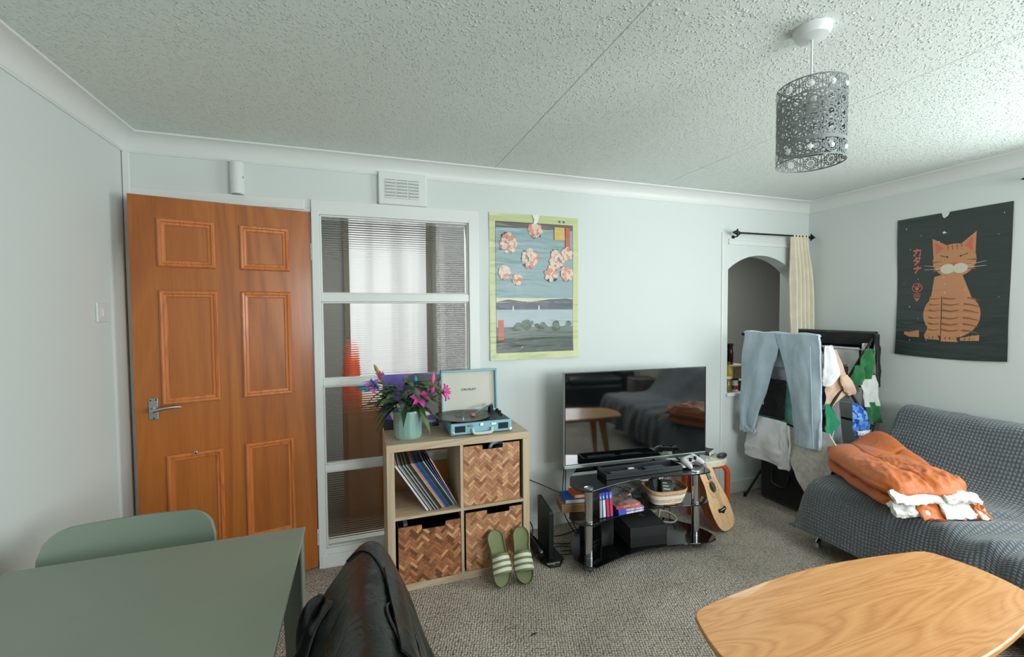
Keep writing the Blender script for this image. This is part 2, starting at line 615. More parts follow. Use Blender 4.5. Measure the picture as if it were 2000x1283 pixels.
window('window_fill', FX0, FX1, YF - .09, YF - .03, WZ0, WZ1, 'y')  # added window out of view, carries the fill light
struct(BX(W - .05, W + .03, WY0 - .03, WY1 + .03, WZ0 - .03, WZ0).build('trim_9', m_ltrim, bevel=.004))

# ------------------------------------------------------------------ camera
cam = bpy.data.cameras.new('camera')
cam.sensor_width = 36
cam.lens = 862.527 / 2000 * 36
cam.clip_start = .02
co = bpy.data.objects.new('camera', cam)
COL.objects.link(co)
yaw, pitch, roll = .3357, -.0371, -.0075
F = Vector((sin(yaw) * cos(pitch), cos(yaw) * cos(pitch), sin(pitch)))
R0 = Vector((cos(yaw), -sin(yaw), 0)); U0 = R0.cross(F)
Rv = R0 * cos(roll) + U0 * sin(roll); Uv = -R0 * sin(roll) + U0 * cos(roll)
mt = Matrix((Rv, Uv, -F)).transposed().to_4x4()
mt.translation = Vector((1.06196, -2.66932, 1.4325))
co.matrix_world = mt
SC.camera = co

# ------------------------------------------------------------------ light
w = bpy.data.worlds.new('daylight')
SC.world = w
w.use_nodes = True
bg = w.node_tree.nodes['Background']
bg.inputs['Color'].default_value = (.80, .92, 1.0, 1)
bg.inputs['Strength'].default_value = 1.3
def area(name, loc, rot, sx, sy, power, col):
    l = bpy.data.lights.new(name, 'AREA')
    l.shape = 'RECTANGLE'; l.size = sx; l.size_y = sy; l.energy = power; l.color = col
    o = bpy.data.objects.new(name, l)
    COL.objects.link(o)
    o.location = loc; o.rotation_euler = rot
    return o
area('window_daylight_right', (W + .16, (WY0 + WY1) / 2, (WZ0 + WZ1) / 2), (0, radians(90), 0), WZ1 - WZ0, WY1 - WY0, 68, (.91, 1.0, .98))
area('front_fill', ((FX0 + FX1) / 2, YF - .16, (WZ0 + WZ1) / 2), (radians(90), 0, 0), FX1 - FX0, WZ1 - WZ0, 92, (.93, .98, 1.0))  # added fill from behind the camera, brightens the back wall
area('hall_fill', (1.3, .27, 2.28), (0, 0, 0), .9, .25, 17, (1, .97, .93))  # added fill under the hall ceiling, lights the cupboard front
area('kitchen_fill', (4.6, .55, 2.25), (0, 0, 0), .9, .5, 16, (.94, 1, .97))  # added fill under the kitchen ceiling, lights the wall and bottles
vs = SC.view_settings
vs.view_transform = 'Standard'; vs.look = 'None'; vs.gamma = 1; vs.use_curve_mapping = False
vs.exposure = 0.06
SC.cycles.max_bounces = 10; SC.cycles.diffuse_bounces = 5; SC.cycles.glossy_bounces = 5; SC.cycles.transmission_bounces = 8
SC.cycles.caustics_reflective = False
SC.cycles.sample_clamp_indirect = 6
SC.cycles.use_denoising = True
# ------------------------------------------------------------------ common object materials
m_black = M('black plastic', (20, 21, 22), .4)
m_mblack = M('matt black', (26, 27, 28), .75)
m_chrome = M('chrome', (205, 208, 210), .12, 1.0)
m_alu = M('satin aluminium', (178, 182, 184), .32, 1.0)
m_white = M('white plastic', (222, 226, 224), .4)
m_dwood = wood('varnished mahogany door', (138, 72, 20), (166, 92, 32), (184, 108, 44), 'z', 1.0, .38, .25, 2.6, .16)
m_dmould = wood('door moulding', (150, 78, 30), (196, 112, 54), (206, 124, 64), 'z', 1.0, .4, .2, 9, .16)
m_oak = wood('pale oak foil', (176, 152, 124), (196, 174, 146), (206, 186, 160), 'x', 1.2, .5, 0, 5, .10)
m_oakz = wood('pale oak foil upright', (176, 152, 124), (196, 174, 146), (206, 186, 160), 'z', 1.2, .5, 0, 5, .10)

# ------------------------------------------------------------------ the wooden door, ajar
th = radians(12.5)
dd = Vector((-cos(th), -sin(th), 0)); dn = Vector((sin(th), -cos(th), 0))    # along the leaf, and out towards the room
hx, hy = .828, -.006
DX = Matrix(((dd.x, dn.x, 0, hx), (dd.y, dn.y, 0, hy), (0, 0, 1, 0), (0, 0, 0, 1)))   # local (s, out, z)
door = thing('door_1', (hx, hy, 0), 'x', 'door')
del door['label'], door['category']
struct(door)
mb = MB(); mb.X = DX
mb.box(.002, .768, -.040, 0, .008, 1.988)
mb.build('leaf', m_dwood, door, bevel=.002)
for (a, b, z0, z1) in ((.108, .336, 1.658, 1.887), (.437, .668, 1.658, 1.888), (.108, .337, 1.002, 1.549), (.434, .668, 1.001, 1.549), (.108, .338, .250, .763), (.430, .660, .250, .759)):
    mb = MB(); mb.X = DX
    prof = [(0, 0), (.002, .009), (.008, .013), (.016, .012), (.020, .006), (.030, .005), (.034, 0)]
    ring = []
    for i, (o, h) in enumerate(prof):
        ring.append([(a + o, h, z0 + o), (b - o, h, z0 + o), (b - o, h, z1 - o), (a + o, h, z1 - o)])
    vs = [p for r_ in ring for p in r_]
    fs = [(i * 4 + k, i * 4 + (k + 1) % 4, i * 4 + 4 + (k + 1) % 4, i * 4 + 4 + k) for i in range(len(ring) - 1) for k in range(4)]
    mb.add(vs, fs)
    mb.build('panel_moulding', m_dmould, door)
mb = MB(); mb.X = DX
mb.box(.682, .718, 0, .006, .937, 1.040)
pl = mb.build('handle_plate', m_alu, door, bevel=.003)
mb = MB(); mb.X = DX
mb.cyl((.702, .004, .987), (.702, .045, .987), .011, .010, 16)
mb.tube(cat([(.702, .045, .987), (.690, .050, .988), (.650, .050, .994), (.615, .047, .996), (.592, .043, .993)], 14), [.0105] * 4 + [.0085 - .0003 * i for i in range(11)], 10)
mb.build('lever', m_alu, pl, smooth=50)
for z in (.945, 1.031):
    for s_ in ((.690, .710) if z > 1 else (.700,)):
        mb = MB(); mb.X = DX
        mb.cyl((s_, .006, z), (s_, .0075, z), .0035, n=10); mb.build('screw', m_black, pl)
mb = MB(); mb.X = DX
mb.lathe([(0, 0), (.0085, 0), (.008, .004), (.004, .006), (0, .006)], 0, 0, 14)
mb.v = [tuple(DX @ Vector((.544 + (Vector(DX.inverted() @ Vector(p))).x, .013 + (Vector(DX.inverted() @ Vector(p))).z, .757 + (Vector(DX.inverted() @ Vector(p))).y))) for p in mb.v]
mb.build('pin', m_chrome, door)
mb = MB(); mb.X = DX
mb.box(.7685, .770, -.03, -.012, .975, 1.010); mb.build('latch_plate', m_black, door)
for z in (1.77, .18):
    mb = MB(); mb.X = Matrix.Translation((hx, hy, 0))
    for k in range(3):
        mb.cyl((.001, -.004, z - .045 + k * .031), (.001, -.004, z - .017 + k * .031), .0055, n=10)
    mb.build('hinge', m_white, door, smooth=50)

# ------------------------------------------------------------------ little things on the walls
t = thing('motion_sensor', (.487, -.0005, 2.06), 'white half-round motion sensor fixed above the wooden door', 'sensor')
mb = MB()
prof = [(.487 + .032 * cos(a), -.02 - .034 * sin(a)) for a in [PI * i / 14 for i in range(15)]]
mb.prism([(.519, -.0008)] + prof + [(.455, -.0008)], 2.052, 2.216)
mb.build('casing', m_white, t, bevel=.004, smooth=40)
mb = MB(); mb.prism([(.487 + .026 * cos(a), -.02 - .026 * sin(a)) for a in [PI * i / 10 for i in range(11)]], 2.0505, 2.053)
mb.build('lens', M('grey lens', (150, 152, 150), .5), t)
mb = MB(); mb.ball((.515, -.034, 2.138), (.003, .003, .006), 8, 6); mb.build('indicator', m_black, t)
t = thing('air_vent', (1.32, -.0005, 2.05), 'white slotted air vent above the glazed partition', 'vent')
mb = MB()
mb.box(1.187, 1.458, -.030, -.001, 2.056, 2.240)
mb.build('casing', m_white, t, bevel=.006)
m_slot = M('vent slot', (120, 128, 124), .8)
for c in range(3):
    for r_ in range(6):
        x0 = 1.223 + c * .066; z0 = 2.089 + r_ * .0182
        mb = MB()
        mb.prism([(-.0315, z0 + .013), (-.0302, z0 + .013), (-.0302, z0), (-.0365, z0 + .0012)], x0, x0 + .058, 'x')
        mb.build('louvre', m_white, t)
        BX(x0, x0 + .058, -.0306, -.0301, z0 + .012, z0 + .0165).build('slot', m_slot, t)
t = thing('light_switch', (.0005, -.25, 1.44), 'white light switch on the left wall beside the door', 'switch')
BX(.0008, .010, -.294, -.212, 1.402, 1.486).build('plate', m_white, t, bevel=.003)
BX(.010, .015, -.262, -.244, 1.425, 1.463).build('rocker', m_white, t, bevel=.002)

# ------------------------------------------------------------------ posters
def flat(mb, poly, h, mi, P):
    mb.cur = mi
    mb.add([P(a, b, h) for a, b in poly], [tuple(range(len(poly)))])
def blob(cx, cz, r, n=14, wob=.18, seed=0, sx=1, sz=1):
    rr = random.Random(seed)
    return [(cx + r * sx * (1 + wob * (rr.random() - .5) * 2) * cos(2 * PI * i / n), cz + r * sz * (1 + wob * (rr.random() - .5) * 2) * sin(2 * PI * i / n)) for i in range(n)]
def stroke(pts, w0, w1=None):
    """ribbon polygon along a polyline"""
    w1 = w0 if w1 is None else w1
    L, Rr = [], []
    k = len(pts)
    for i, p in enumerate(pts):
        a, b = Vector(pts[max(0, i - 1)]), Vector(pts[min(k - 1, i + 1)])
        d = (b - a).normalized(); n_ = Vector((-d.y, d.x)); w_ = lerp(w0, w1, i / (k - 1)) / 2
        L.append((p[0] + n_.x * w_, p[1] + n_.y * w_)); Rr.append((p[0] - n_.x * w_, p[1] - n_.y * w_))
    return L + Rr[::-1]
def paper(name, col, rough=.35, bs=.5):
    m = N(name)
    m.b.inputs['Base Color'].default_value = rgb(col); m.b.inputs['Roughness'].default_value = rough
    v = m.coord()
    h = m.mathn('ADD', m.noise(m.coord((1.2, 1.2, 6)), 2.4, 2, .5, .4), m.mathn('MULTIPLY', m.noise(v, 9, 2), .25))
    m.bump(h, bs, .02)
    return m.mat
# landscape poster: plain pale-blue print with blossom dots, in a pale green border
PW, PH = .619, .927
def PJ(a, b, h):   # a,b in 0..1 on the sheet; the sheet lifts a little at its lower edge
    lift = .010 * max(0, .10 - b) / .10 * (.5 + .5 * sin(a * 9)) + .003 * sin(b * 7 + a * 3)
    return (1.845 + PW * a, -.0045 - lift - h, 1.128 + PH * b + .006 * (a - .5) * (1 if b > .5 else -1) * 0)
mb = MB()
mb.cur = 0
mb.slab(lambda u, v_: PJ(u, v_, 0), 12, 24, .0012)
c = [paper('poster border', (196, 202, 150)), paper('pale blue print', (138, 164, 168)), paper('grey brown print', (104, 96, 92)), paper('slate print', (84, 92, 104)),
     paper('pale water print', (168, 182, 186)), paper('dark green print', (70, 84, 72)), paper('grey green print', (100, 114, 106)), paper('pale pink print', (222, 196, 178)), paper('salmon print', (214, 138, 122)),
     paper('dark print', (58, 66, 66)), paper('red print', (196, 92, 72)), paper('yellow print', (206, 176, 96)), paper('cream print', (214, 212, 178)), paper('torn white', (232, 234, 230))]
def rectp(x0, x1, z0, z1, n=8):
    """rectangle as a fine strip so it follows the sheet"""
    return [[(lerp(x0, x1, i / n), z0), (lerp(x0, x1, (i + 1) / n), z0), (lerp(x0, x1, (i + 1) / n), z1), (lerp(x0, x1, i / n), z1)] for i in range(n)]
def band(x0, x1, z0, z1, h, mi, nz_=10):
    for j in range(nz_):
        for q in rectp(x0, x1, lerp(z0, z1, j / nz_), lerp(z0, z1, (j + 1) / nz_)):
            flat(mb, q, h, mi, PJ)
H1, H2, H3, H4 = .0012, .0018, .0024, .0030
band(.064, .938, .048, .945, .0009, 9)
band(.068, .934, .052, .940, H1, 1, 14)
band(.068, .934, .905, .940, H2, 2, 2)
band(.068, .934, .395, .425, H2, 12, 2)
band(.068, .934, .345, .398, H2, 3, 2)
band(.068, .934, .225, .345, H2, 4, 3)
band(.068, .934, .150, .225, H2, 6, 2)
band(.068, .934, .052, .150, H2, 5, 3)
flat(mb, [(.068, .398), (.20, .415), (.36, .402), (.58, .398)], H3, 3, PJ)
flat(mb, [(.45, .398), (.66, .418), (.86, .424), (.934, .418), (.934, .398)], H3, 3, PJ)
rr = random.Random(3)
for cx, cz, r_ in ((.20, .80, .085), (.44, .70, .085), (.50, .90, .07), (.74, .70, .08), (.68, .60, .07), (.86, .60, .06), (.86, .74, .05), (.16, .60, .05), (.30, .55, .04)):
    for k in range(44):
        a, d_ = rr.random() * 6.28, r_ * math.sqrt(rr.random())
        x_, z_ = cx + d_ * cos(a), cz + d_ * sin(a) * .72
        x_ = min(max(x_, .09), .915); z_ = min(max(z_, .07), .925)
        flat(mb, blob(x_, z_, .021, 9, .2, k, 1, .72), H4 + .00012 * k, 7 if rr.random() < .68 else 8, PJ)
    for k in range(7):
        a = rr.random() * 6.28
        flat(mb, blob(min(max(cx + r_ * 1.05 * cos(a), .09), .91), min(cz + r_ * .78 * sin(a), .925), .016, 7, .35, k, 1, .7), H4 + .0002, 9, PJ)
for k in range(22):
    flat(mb, blob(.25 + .65 * rr.random(), .205 + .05 * rr.random(), .022 + .02 * rr.random(), 9, .3, k + 50, 1.2, .6), H4, 5 if rr.random() < .5 else 6, PJ)
for k, (x_, z_) in enumerate(((.24, .34), (.53, .345))):
    flat(mb, [(x_, z_), (x_ + .02, z_), (x_ + .016, z_ + .03), (x_ + .004, z_ + .03)], H4, 12, PJ)
band(.715, .835, .835, .925, H4 + .004, 11, 1); band(.845, .895, .775, .925, H4 + .004, 10, 1); band(.085, .145, .135, .275, H4, 10, 1)
flat(mb, [(.465, 1.0), (.545, 1.0), (.525, .955), (.50, .93), (.475, .94), (.485, .965)], H4 + .004, 13, PJ)
for x_ in (.78, .83):
    flat(mb, blob(x_, .965, .014, 8, .2, 4, 1, .7), H2, 6, PJ)
o = mb.build('landscape_poster', c)
tag(rebase(o, (1.845, -.004, 1.128)), 'landscape poster with pale green border, pale blue sky and pink blossom on the white wall', 'poster')

# dark poster with a plain sitting ginger cat
CY0, CY1, CZ0, CZ1 = -.648, -1.214, 1.124, 2.044
def PC(a, b, h):
    lift = .008 * max(0, .12 - b) / .12 * (.5 + .5 * sin(a * 8 + 1)) + .003 * sin(b * 9)
    return (W - .0045 - lift - h, lerp(CY0, CY1, a) + .006 * sin(b * 5) * (a - .5), lerp(CZ0, CZ1, b) - .012 * sin(a * PI) * (1 if b < .3 else 0) * (1 - b))
mb = MB()
mb.cur = 0
mb.slab(lambda u, v_: PC(u, v_, 0), 12, 24, .0012)
cc = [paper('charcoal poster', (50, 60, 58), .3, .55), paper('ginger print', (196, 138, 98)), paper('ginger stripe print', (146, 92, 62)), paper('pale muzzle print', (214, 206, 186)),
      paper('coral print', (206, 104, 88)), paper('ink print', (28, 32, 30)), paper('worn white', (216, 222, 218)), paper('olive eye print', (110, 120, 70))]
def fc(poly, h, mi):
    flat(mb, poly, h, mi, PC)
fc(stroke([(.24, .165), (.14, .155), (.09, .163)], .05, .02), H1, 1)                                   # tail
fc(blob(.53, .30, .25, 28, 0, 0, 1.02, .62), H1, 1)                                                    # haunch
fc([(.37, .56), (.60, .60), (.70, .42), (.72, .20), (.34, .20), (.34, .40)], H2, 1)                      # chest
fc([(.33, .42), (.44, .44), (.42, .16), (.44, .13), (.30, .13), (.29, .16), (.32, .20)], H3, 1)          # forelegs
fc([(.46, .42), (.60, .42), (.58, .16), (.60, .12), (.45, .12), (.45, .17)], H3, 1)
fc([(.62, .15), (.78, .17), (.78, .13), (.62, .13)], H3, 1)
fc(blob(.545, .665, .19, 28, 0, 0, 1, .60), H3 + .0004, 1)                                              # head
fc([(.36, .70), (.35, .83), (.50, .765)], H3 + .0004, 1); fc([(.59, .765), (.73, .845), (.725, .70)], H3 + .0004, 1)
fc([(.385, .72), (.375, .80), (.46, .755)], H4, 4); fc([(.635, .76), (.70, .815), (.70, .72)], H4, 4)
for k, x_ in enumerate((.49, .53, .57, .61)):
    fc(stroke([(x_, .77), (x_ + .004, .735)], .012, .004), H4 + .0004, 2)
for sgn in (-1, 1):
    for k in range(3):
        fc(stroke([(.545 + sgn * .185, .66 - k * .03), (.545 + sgn * .11, .665 - k * .03)], .012, .003), H4 + .0004, 2)
    fc(stroke([(.545 + sgn * .05, .690), (.545 + sgn * .12, .705)], .010, .004), H4 + .0004, 5)
    fc(stroke([(.545 + sgn * .065, .693), (.545 + sgn * .10, .702)], .010, .004), H4 + .0008, 7)
    fc(blob(.545 + sgn * .055, .610, .065, 16, 0, 0, 1, .52), H4 + .0004, 3)
    for k in range(2):
        fc(stroke([(.545 + sgn * .10, .625 - k * .012), (.545 + sgn * .27, .645 - k * .03)], .004, .002), H4 + .0009, 3)
fc([(.515, .652), (.575, .652), (.545, .628)], H4 + .0009, 4)
for k in range(6):
    z_ = .41 - k * .042
    fc(stroke([(.455, z_), (.53, z_ - .008), (.60, z_)], .014, .006), H4, 2)
    fc(stroke([(.33, z_), (.37, z_ - .005), (.43, z_)], .012, .004), H4, 2)
    fc(stroke([(.64, z_), (.70, z_ - .005), (.77, z_ - .02)], .014, .004), H4, 2)
for x_ in (.34, .375, .49, .53, .66, .70):
    fc(stroke([(x_, .135), (x_ + .002, .155)], .005, .003), H4 + .0006, 5)
for x0, x1 in ((.445, .455),):
    fc(stroke([(x0, .42), (x0 + .004, .14)], .006, .004), H4 + .0006, 5)
# red characters: ka ta na
def ch(ps, ox, oz, s_=.075):
    for p in ps:
        fc(stroke([(ox + a * s_, oz + b * s_ * .66) for a, b in p], .013), H2, 4)
ch([[(-.5, .25), (.45, .3), (.35, -.45), (.2, -.5)], [(-.05, .55), (-.1, 0), (-.5, -.5)]], .205, .745)
ch([[(-.1, .55), (-.25, .2), (-.5, -.05)], [(-.15, .35), (.4, .38), (.2, -.1), (-.35, -.6)], [(-.2, .05), (.25, -.2)]], .205, .685)
ch([[(-.5, .15), (.5, .2)], [(.05, .55), (.05, .0), (-.3, -.55)]], .205, .622)
fc(blob(.205, .490, .052, 24, 0, 0, 1, .62), H1, 4); fc(blob(.205, .490, .043, 24, 0, 0, 1, .62), H2, 5)
fc(blob(.205, .482, .020, 12, 0, 0, 1, .62), H3, 4)
for a in (-.028, -.010, .010, .028):
    fc(blob(.205 + a, .503 - abs(a) * .25, .008, 8, 0, 0, 1, .7), H3, 4)
for k in range(3):
    fc(stroke([(.170, .445 - k * .010), (.240, .446 - k * .010)], .004), H2, 4)
fc([(.178, .415), (.236, .416), (.207, .388)], H2, 4)
fc([(.425, 1.0), (.50, 1.0), (.485, .975), (.455, .962), (.44, .968)], H2, 6)
fc([(.44, .865), (.455, .872), (.48, .858), (.445, .855)], H2, 6)
rr = random.Random(11)
for k in range(26):
    fc(blob(.06 + .88 * rr.random(), .06 + .88 * rr.random(), .003 + .002 * rr.random(), 5, .3, k), H4 + .001, 6)
o = mb.build('cat_poster', cc)
tag(rebase(o, (W - .004, CY0, CZ0)), 'charcoal poster of a sitting ginger cat with red characters on the right wall', 'poster')

# ------------------------------------------------------------------ pendant lamp
LX, LY = 2.415, -1.65
t = thing('pendant_lamp', (LX, LY, H), 'grey pierced metal drum pendant lamp hanging from the ceiling', 'lamp')
MB().lathe([(0, H - .036), (.018, H - .036), (.045, H - .028), (.052, H - .012), (.053, H - .0005), (0, H - .0005)], LX, LY, 32).build('ceiling_rose', m_white, t, smooth=40)
MB().cyl((LX, LY, 2.10), (LX, LY, H - .034), .0032, n=8).build('cable', m_white, t)
m_shade = M('grey lamp metal', (136, 142, 142), .5, .5)
RS, Z0, Z1 = .0925, 1.892, 2.128
mb = MB()
n = 96
def cylpt(a, z, r=RS):
    return (LX + r * cos(a), LY + r * sin(a), z)
def ringband(z0, z1, r=RS, th_=.0012):
    mb.lathe([(r, z0), (r + th_, z0), (r + th_, z1), (r, z1)], LX, LY, n, close=True)
for z0, z1 in ((Z0, Z0 + .004), (Z0 + .048, Z0 + .060), (Z1 - .050, Z1 - .045), (Z1 - .004, Z1)):
    ringband(z0, z1)
def wire(pts, wd=.0022):
    """flat strip cut-out line on the drum: pts are (angle, z)"""
    P = [Vector((p[0] * RS, p[1])) for p in pts]
    L, Q = [], []
    k = len(P)
    for i in range(k):
        d = (P[min(k - 1, i + 1)] - P[max(0, i - 1)]).normalized(); nn = Vector((-d.y, d.x)) * wd / 2
        L.append(P[i] + nn); Q.append(P[i] - nn)
    vs = [cylpt(p.x / RS, p.y) for p in L + Q] + [cylpt(p.x / RS, p.y, RS + .0012) for p in L + Q]
    fs = []
    for i in range(k - 1):
        fs += [(i, i + 1, k + i + 1, k + i), (2 * k + i, 3 * k + i, 3 * k + i + 1, 2 * k + i + 1)]
    mb.add(vs, fs)
def ring2(a0, z0, r_, wd=.0022, seg=16, lobes=0):
    wire([(a0 + (r_ * (1 + (.16 * cos(lobes * 2 * PI * i / seg) if lobes else 0))) * cos(2 * PI * i / seg) / RS, z0 + r_ * (1 + (.16 * cos(lobes * 2 * PI * i / seg) if lobes else 0)) * sin(2 * PI * i / seg)) for i in range(seg + 1)], wd)
NB = 10
for k in range(NB):
    a = 2 * PI * k / NB
    for zc in (Z0 + .026, Z1 - .025):
        ring2(a, zc, .0195, .0026); ring2(a, zc, .0135, .0022); 
        for j in range(12):
            b_ = 2 * PI * j / 12
            wire([(a + .0135 * cos(b_) / RS, zc + .0135 * sin(b_)), (a + .0195 * cos(b_) / RS, zc + .0195 * sin(b_))], .0028)
        a2 = a + PI / NB
        for s_ in (-1, 1):
            ring2(a2, zc + s_ * .0125, .0095, .0022, 12); 
        wire([(a2 - .011 / RS, zc), (a2 + .011 / RS, zc)], .0024); wire([(a2, zc - .022), (a2, zc + .022)], .0024)
NC = 13
for k in range(NC):
    a = 2 * PI * k / NC
    for r_ in range(3):
        zc = Z0 + .060 + .0212 + r_ * .0412 
        zc = lerp(Z0 + .062, Z1 - .052, (r_ + .5) / 3)
        ring2(a, zc, .0205, .0030, 16); ring2(a, zc, .0125, .0060, 8); 
        for j in range(8):
            b_ = 2 * PI * (j + .5) / 8
            wire([(a + .012 * cos(b_) / RS, zc + .012 * sin(b_)), (a + .0205 * cos(b_) / RS, zc + .0205 * sin(b_))], .0042)
        a2 = a + PI / NC
        for q in (-1, 1):
            zz = zc + q * .0205
            ring2(a2, zz, .0085, .0062, 8)
sh = mb.build('shade', m_shade, t)
m_gem = M('clear faceted gem', (220, 226, 226), .15, 0, .8)
for k in range(NB):
    a = 2 * PI * k / NB
    for zc in (Z0 + .026, Z1 - .025):
        mb = MB()
        d_ = Vector((cos(a), sin(a), 0)); tn = Vector((-sin(a), cos(a), 0)); c0 = Vector(cylpt(a, zc, RS + .001))
        vs = [c0 + tn * (.0088 * cos(PI * j / 4)) + Vector((0, 0, .0088 * sin(PI * j / 4))) for j in range(8)] + [c0 + d_ * .004 + tn * (.005 * cos(PI * j / 4)) + Vector((0, 0, .005 * sin(PI * j / 4))) for j in range(8)]
        mb.add(vs, [(j, (j + 1) % 8, 8 + (j + 1) % 8, 8 + j) for j in range(8)] + [tuple(range(8, 16)), tuple(range(8))])
        mb.build('gem', m_gem, sh)
mb = MB()
mb.cyl((LX, LY, 2.055), (LX, LY, 2.105), .017, .013); 
mb.build('bulb_holder', m_white, t, smooth=40)
mb = MB()
for k in range(3):
    a = 2 * PI * k / 3 + .4
    mb.tube([(LX + .016 * cos(a), LY + .016 * sin(a), 2.075), cylpt(a, Z1 - .004)], .0018, 6)
mb.tube([(LX + .02 * cos(2 * PI * i / 16), LY + .02 * sin(2 * PI * i / 16), 2.075) for i in range(16)], .002, 6, closed=True)
mb.build('spider', m_shade, t)
# ------------------------------------------------------------------ cube shelf
KX0, KX1, KY0, KY1, KH = 1.184, 1.954, -.392, -.024, .766
t = thing('cube_shelf', ((KX0 + KX1) / 2, -.2, 0), 'pale oak four-cube shelf against the white wall', 'shelf')
BX(KX0, KX1, KY0, KY1, KH - .038, KH).build('top_board', m_oak, t, bevel=.0015)
BX(KX0, KX1, KY0, KY1, 0, .038).build('base_board', m_oak, t, bevel=.0015)
for a, b in ((KX0, KX0 + .038), (KX1 - .038, KX1)):
    BX(a, b, KY0, KY1, .038, KH - .038).build('side_board', m_oakz, t, bevel=.0015)
kxm = (KX0 + KX1) / 2
BX(kxm - .008, kxm + .008, KY0 + .001, KY1, .038, KH - .038).build('divider', m_oakz, t)
for a, b in ((KX0 + .038, kxm - .008), (kxm + .008, KX1 - .038)):
    BX(a, b, KY0 + .001, KY1, KH / 2 - .008, KH / 2 + .008).build('shelf_board', m_oak, t)

# ---- woven boxes: herringbone strips laid as raised tiles over the front
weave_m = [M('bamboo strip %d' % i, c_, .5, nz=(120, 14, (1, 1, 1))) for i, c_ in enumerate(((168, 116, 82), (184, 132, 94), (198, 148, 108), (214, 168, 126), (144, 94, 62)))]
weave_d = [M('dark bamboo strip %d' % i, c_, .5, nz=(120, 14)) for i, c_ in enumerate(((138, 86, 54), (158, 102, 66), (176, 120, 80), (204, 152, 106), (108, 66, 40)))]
m_boxin = M('black box lining', (22, 20, 19), .9)
def clip_poly(poly, axis, val, keep_less):
    out = []
    for i in range(len(poly)):
        a, b = poly[i], poly[(i + 1) % len(poly)]
        ia = (a[axis] <= val) == keep_less or a[axis] == val
        ib = (b[axis] <= val) == keep_less or b[axis] == val
        if ia:
            out.append(a)
        if ia != ib:
            f_ = (val - a[axis]) / (b[axis] - a[axis])
            out.append((lerp(a[0], b[0], f_), lerp(a[1], b[1], f_)))
    return out
def woven_box(x0, x1, z0, z1, yf, label, mats, seed, notch=(.36, .70), nd=.030):
    tt = thing('woven_box', ((x0 + x1) / 2, yf + .1, z0), label, 'storage box', 'woven bamboo boxes in the cube shelf')
    yb = yf + .33
    nx0, nx1 = lerp(x0, x1, notch[0]), lerp(x0, x1, notch[1])
    mb = MB(); mb.cur = 0
    front = [(x0, z0), (x1, z0), (x1, z1), (nx1 + .018, z1), (nx1, z1 - nd), (nx0, z1 - nd), (nx0 - .018, z1), (x0, z1)]
    mb.prism(front, yf, yf + .006, 'y')
    mb.box(x0, x0 + .006, yf + .006, yb, z0, z1); mb.box(x1 - .006, x1, yf + .006, yb, z0, z1)
    mb.box(x0, x1, yb, yb + .006, z0, z1); mb.box(x0, x1, yf, yb, z0, z0 + .006)
    bd = mb.build('body', m_boxin, tt)
    mb = MB()
    rr = random.Random(seed)
    s_ = .0150
    regions = [(x0 + .001, x1 - .001, z0 + .001, z1 - nd), (x0 + .001, nx0 - .010, z1 - nd, z1 - .001), (nx1 + .010, x1 - .001, z1 - nd, z1 - .001)]
    cx, cz = (x0 + x1) / 2, (z0 + z1) / 2
    r2 = math.sqrt(.5)
    def place(u0, v0, u1, v1):
        if True:
            pts = [(u0, v0), (u1, v0), (u1, v1), (u0, v1)]
            g = .0004
            pts = [(u0 + g, v0 + g), (u1 - g, v0 + g), (u1 - g, v1 - g), (u0 + g, v1 - g)]
            P = [(cx + (u - v_) * r2, cz + (u + v_) * r2) for u, v_ in pts]
            mi = rr.choices((0, 1, 2, 3, 4), (5, 6, 4, 2, 2.4))[0]
            for (a, b, c_, d_) in regions:
                q = clip_poly(P, 0, a, False)
                q = clip_poly(q, 0, b, True) if len(q) > 2 else q
                q = clip_poly(q, 1, c_, False) if len(q) > 2 else q
                q = clip_poly(q, 1, d_, True) if len(q) > 2 else q
                if len(q) > 2:
                    mb.cur = mi
                    k = len(q)
                    h = .0014 + .0008 * rr.random()
                    mb.add([(p[0], yf - .0002, p[1]) for p in q] + [(p[0], yf - h, p[1]) for p in q], [tuple(range(k, 2 * k))] + [(i, (i + 1) % k, k + (i + 1) % k, k + i) for i in range(k)])
    # twill: along the rotated axes, horizontal strips 3 long stepped by 1, with vertical strips 3 long between them
    Nn = 26
    for j in range(-Nn, Nn):
        for i in range(-Nn, Nn):
            u = i + j * 1.0
            ph = (i - j) % 6
            if ph == 0:
                place(i * s_, j * s_, (i + 3) * s_, (j + 1) * s_)
            if ph == 5:
                # vertical strip
                place(i * s_, j * s_, (i + 1) * s_, (j + 3) * s_)
    mb.build('woven_front', mats, bd)
    return tt
cz0, cz1 = .038, KH / 2 - .008
uz0, uz1 = KH / 2 + .008, KH - .038
lx0, lx1, rx0, rx1 = KX0 + .038, kxm - .008, kxm + .008, KX1 - .038
woven_box(rx0 + .003, rx1 - .016, uz0 + .001, uz1 - .012, KY0 + .012, 'woven bamboo box in the top right cube under the record player', weave_m, 1, (.36, .66), .026)
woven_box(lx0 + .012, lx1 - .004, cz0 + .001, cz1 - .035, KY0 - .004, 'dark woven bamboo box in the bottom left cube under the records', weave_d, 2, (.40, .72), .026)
woven_box(rx0 + .010, rx1 - .006, cz0 + .001, cz1 - .018, KY0 + .006, 'woven bamboo box in the bottom right cube behind the green slides', weave_m, 3, (.40, .74), .024)

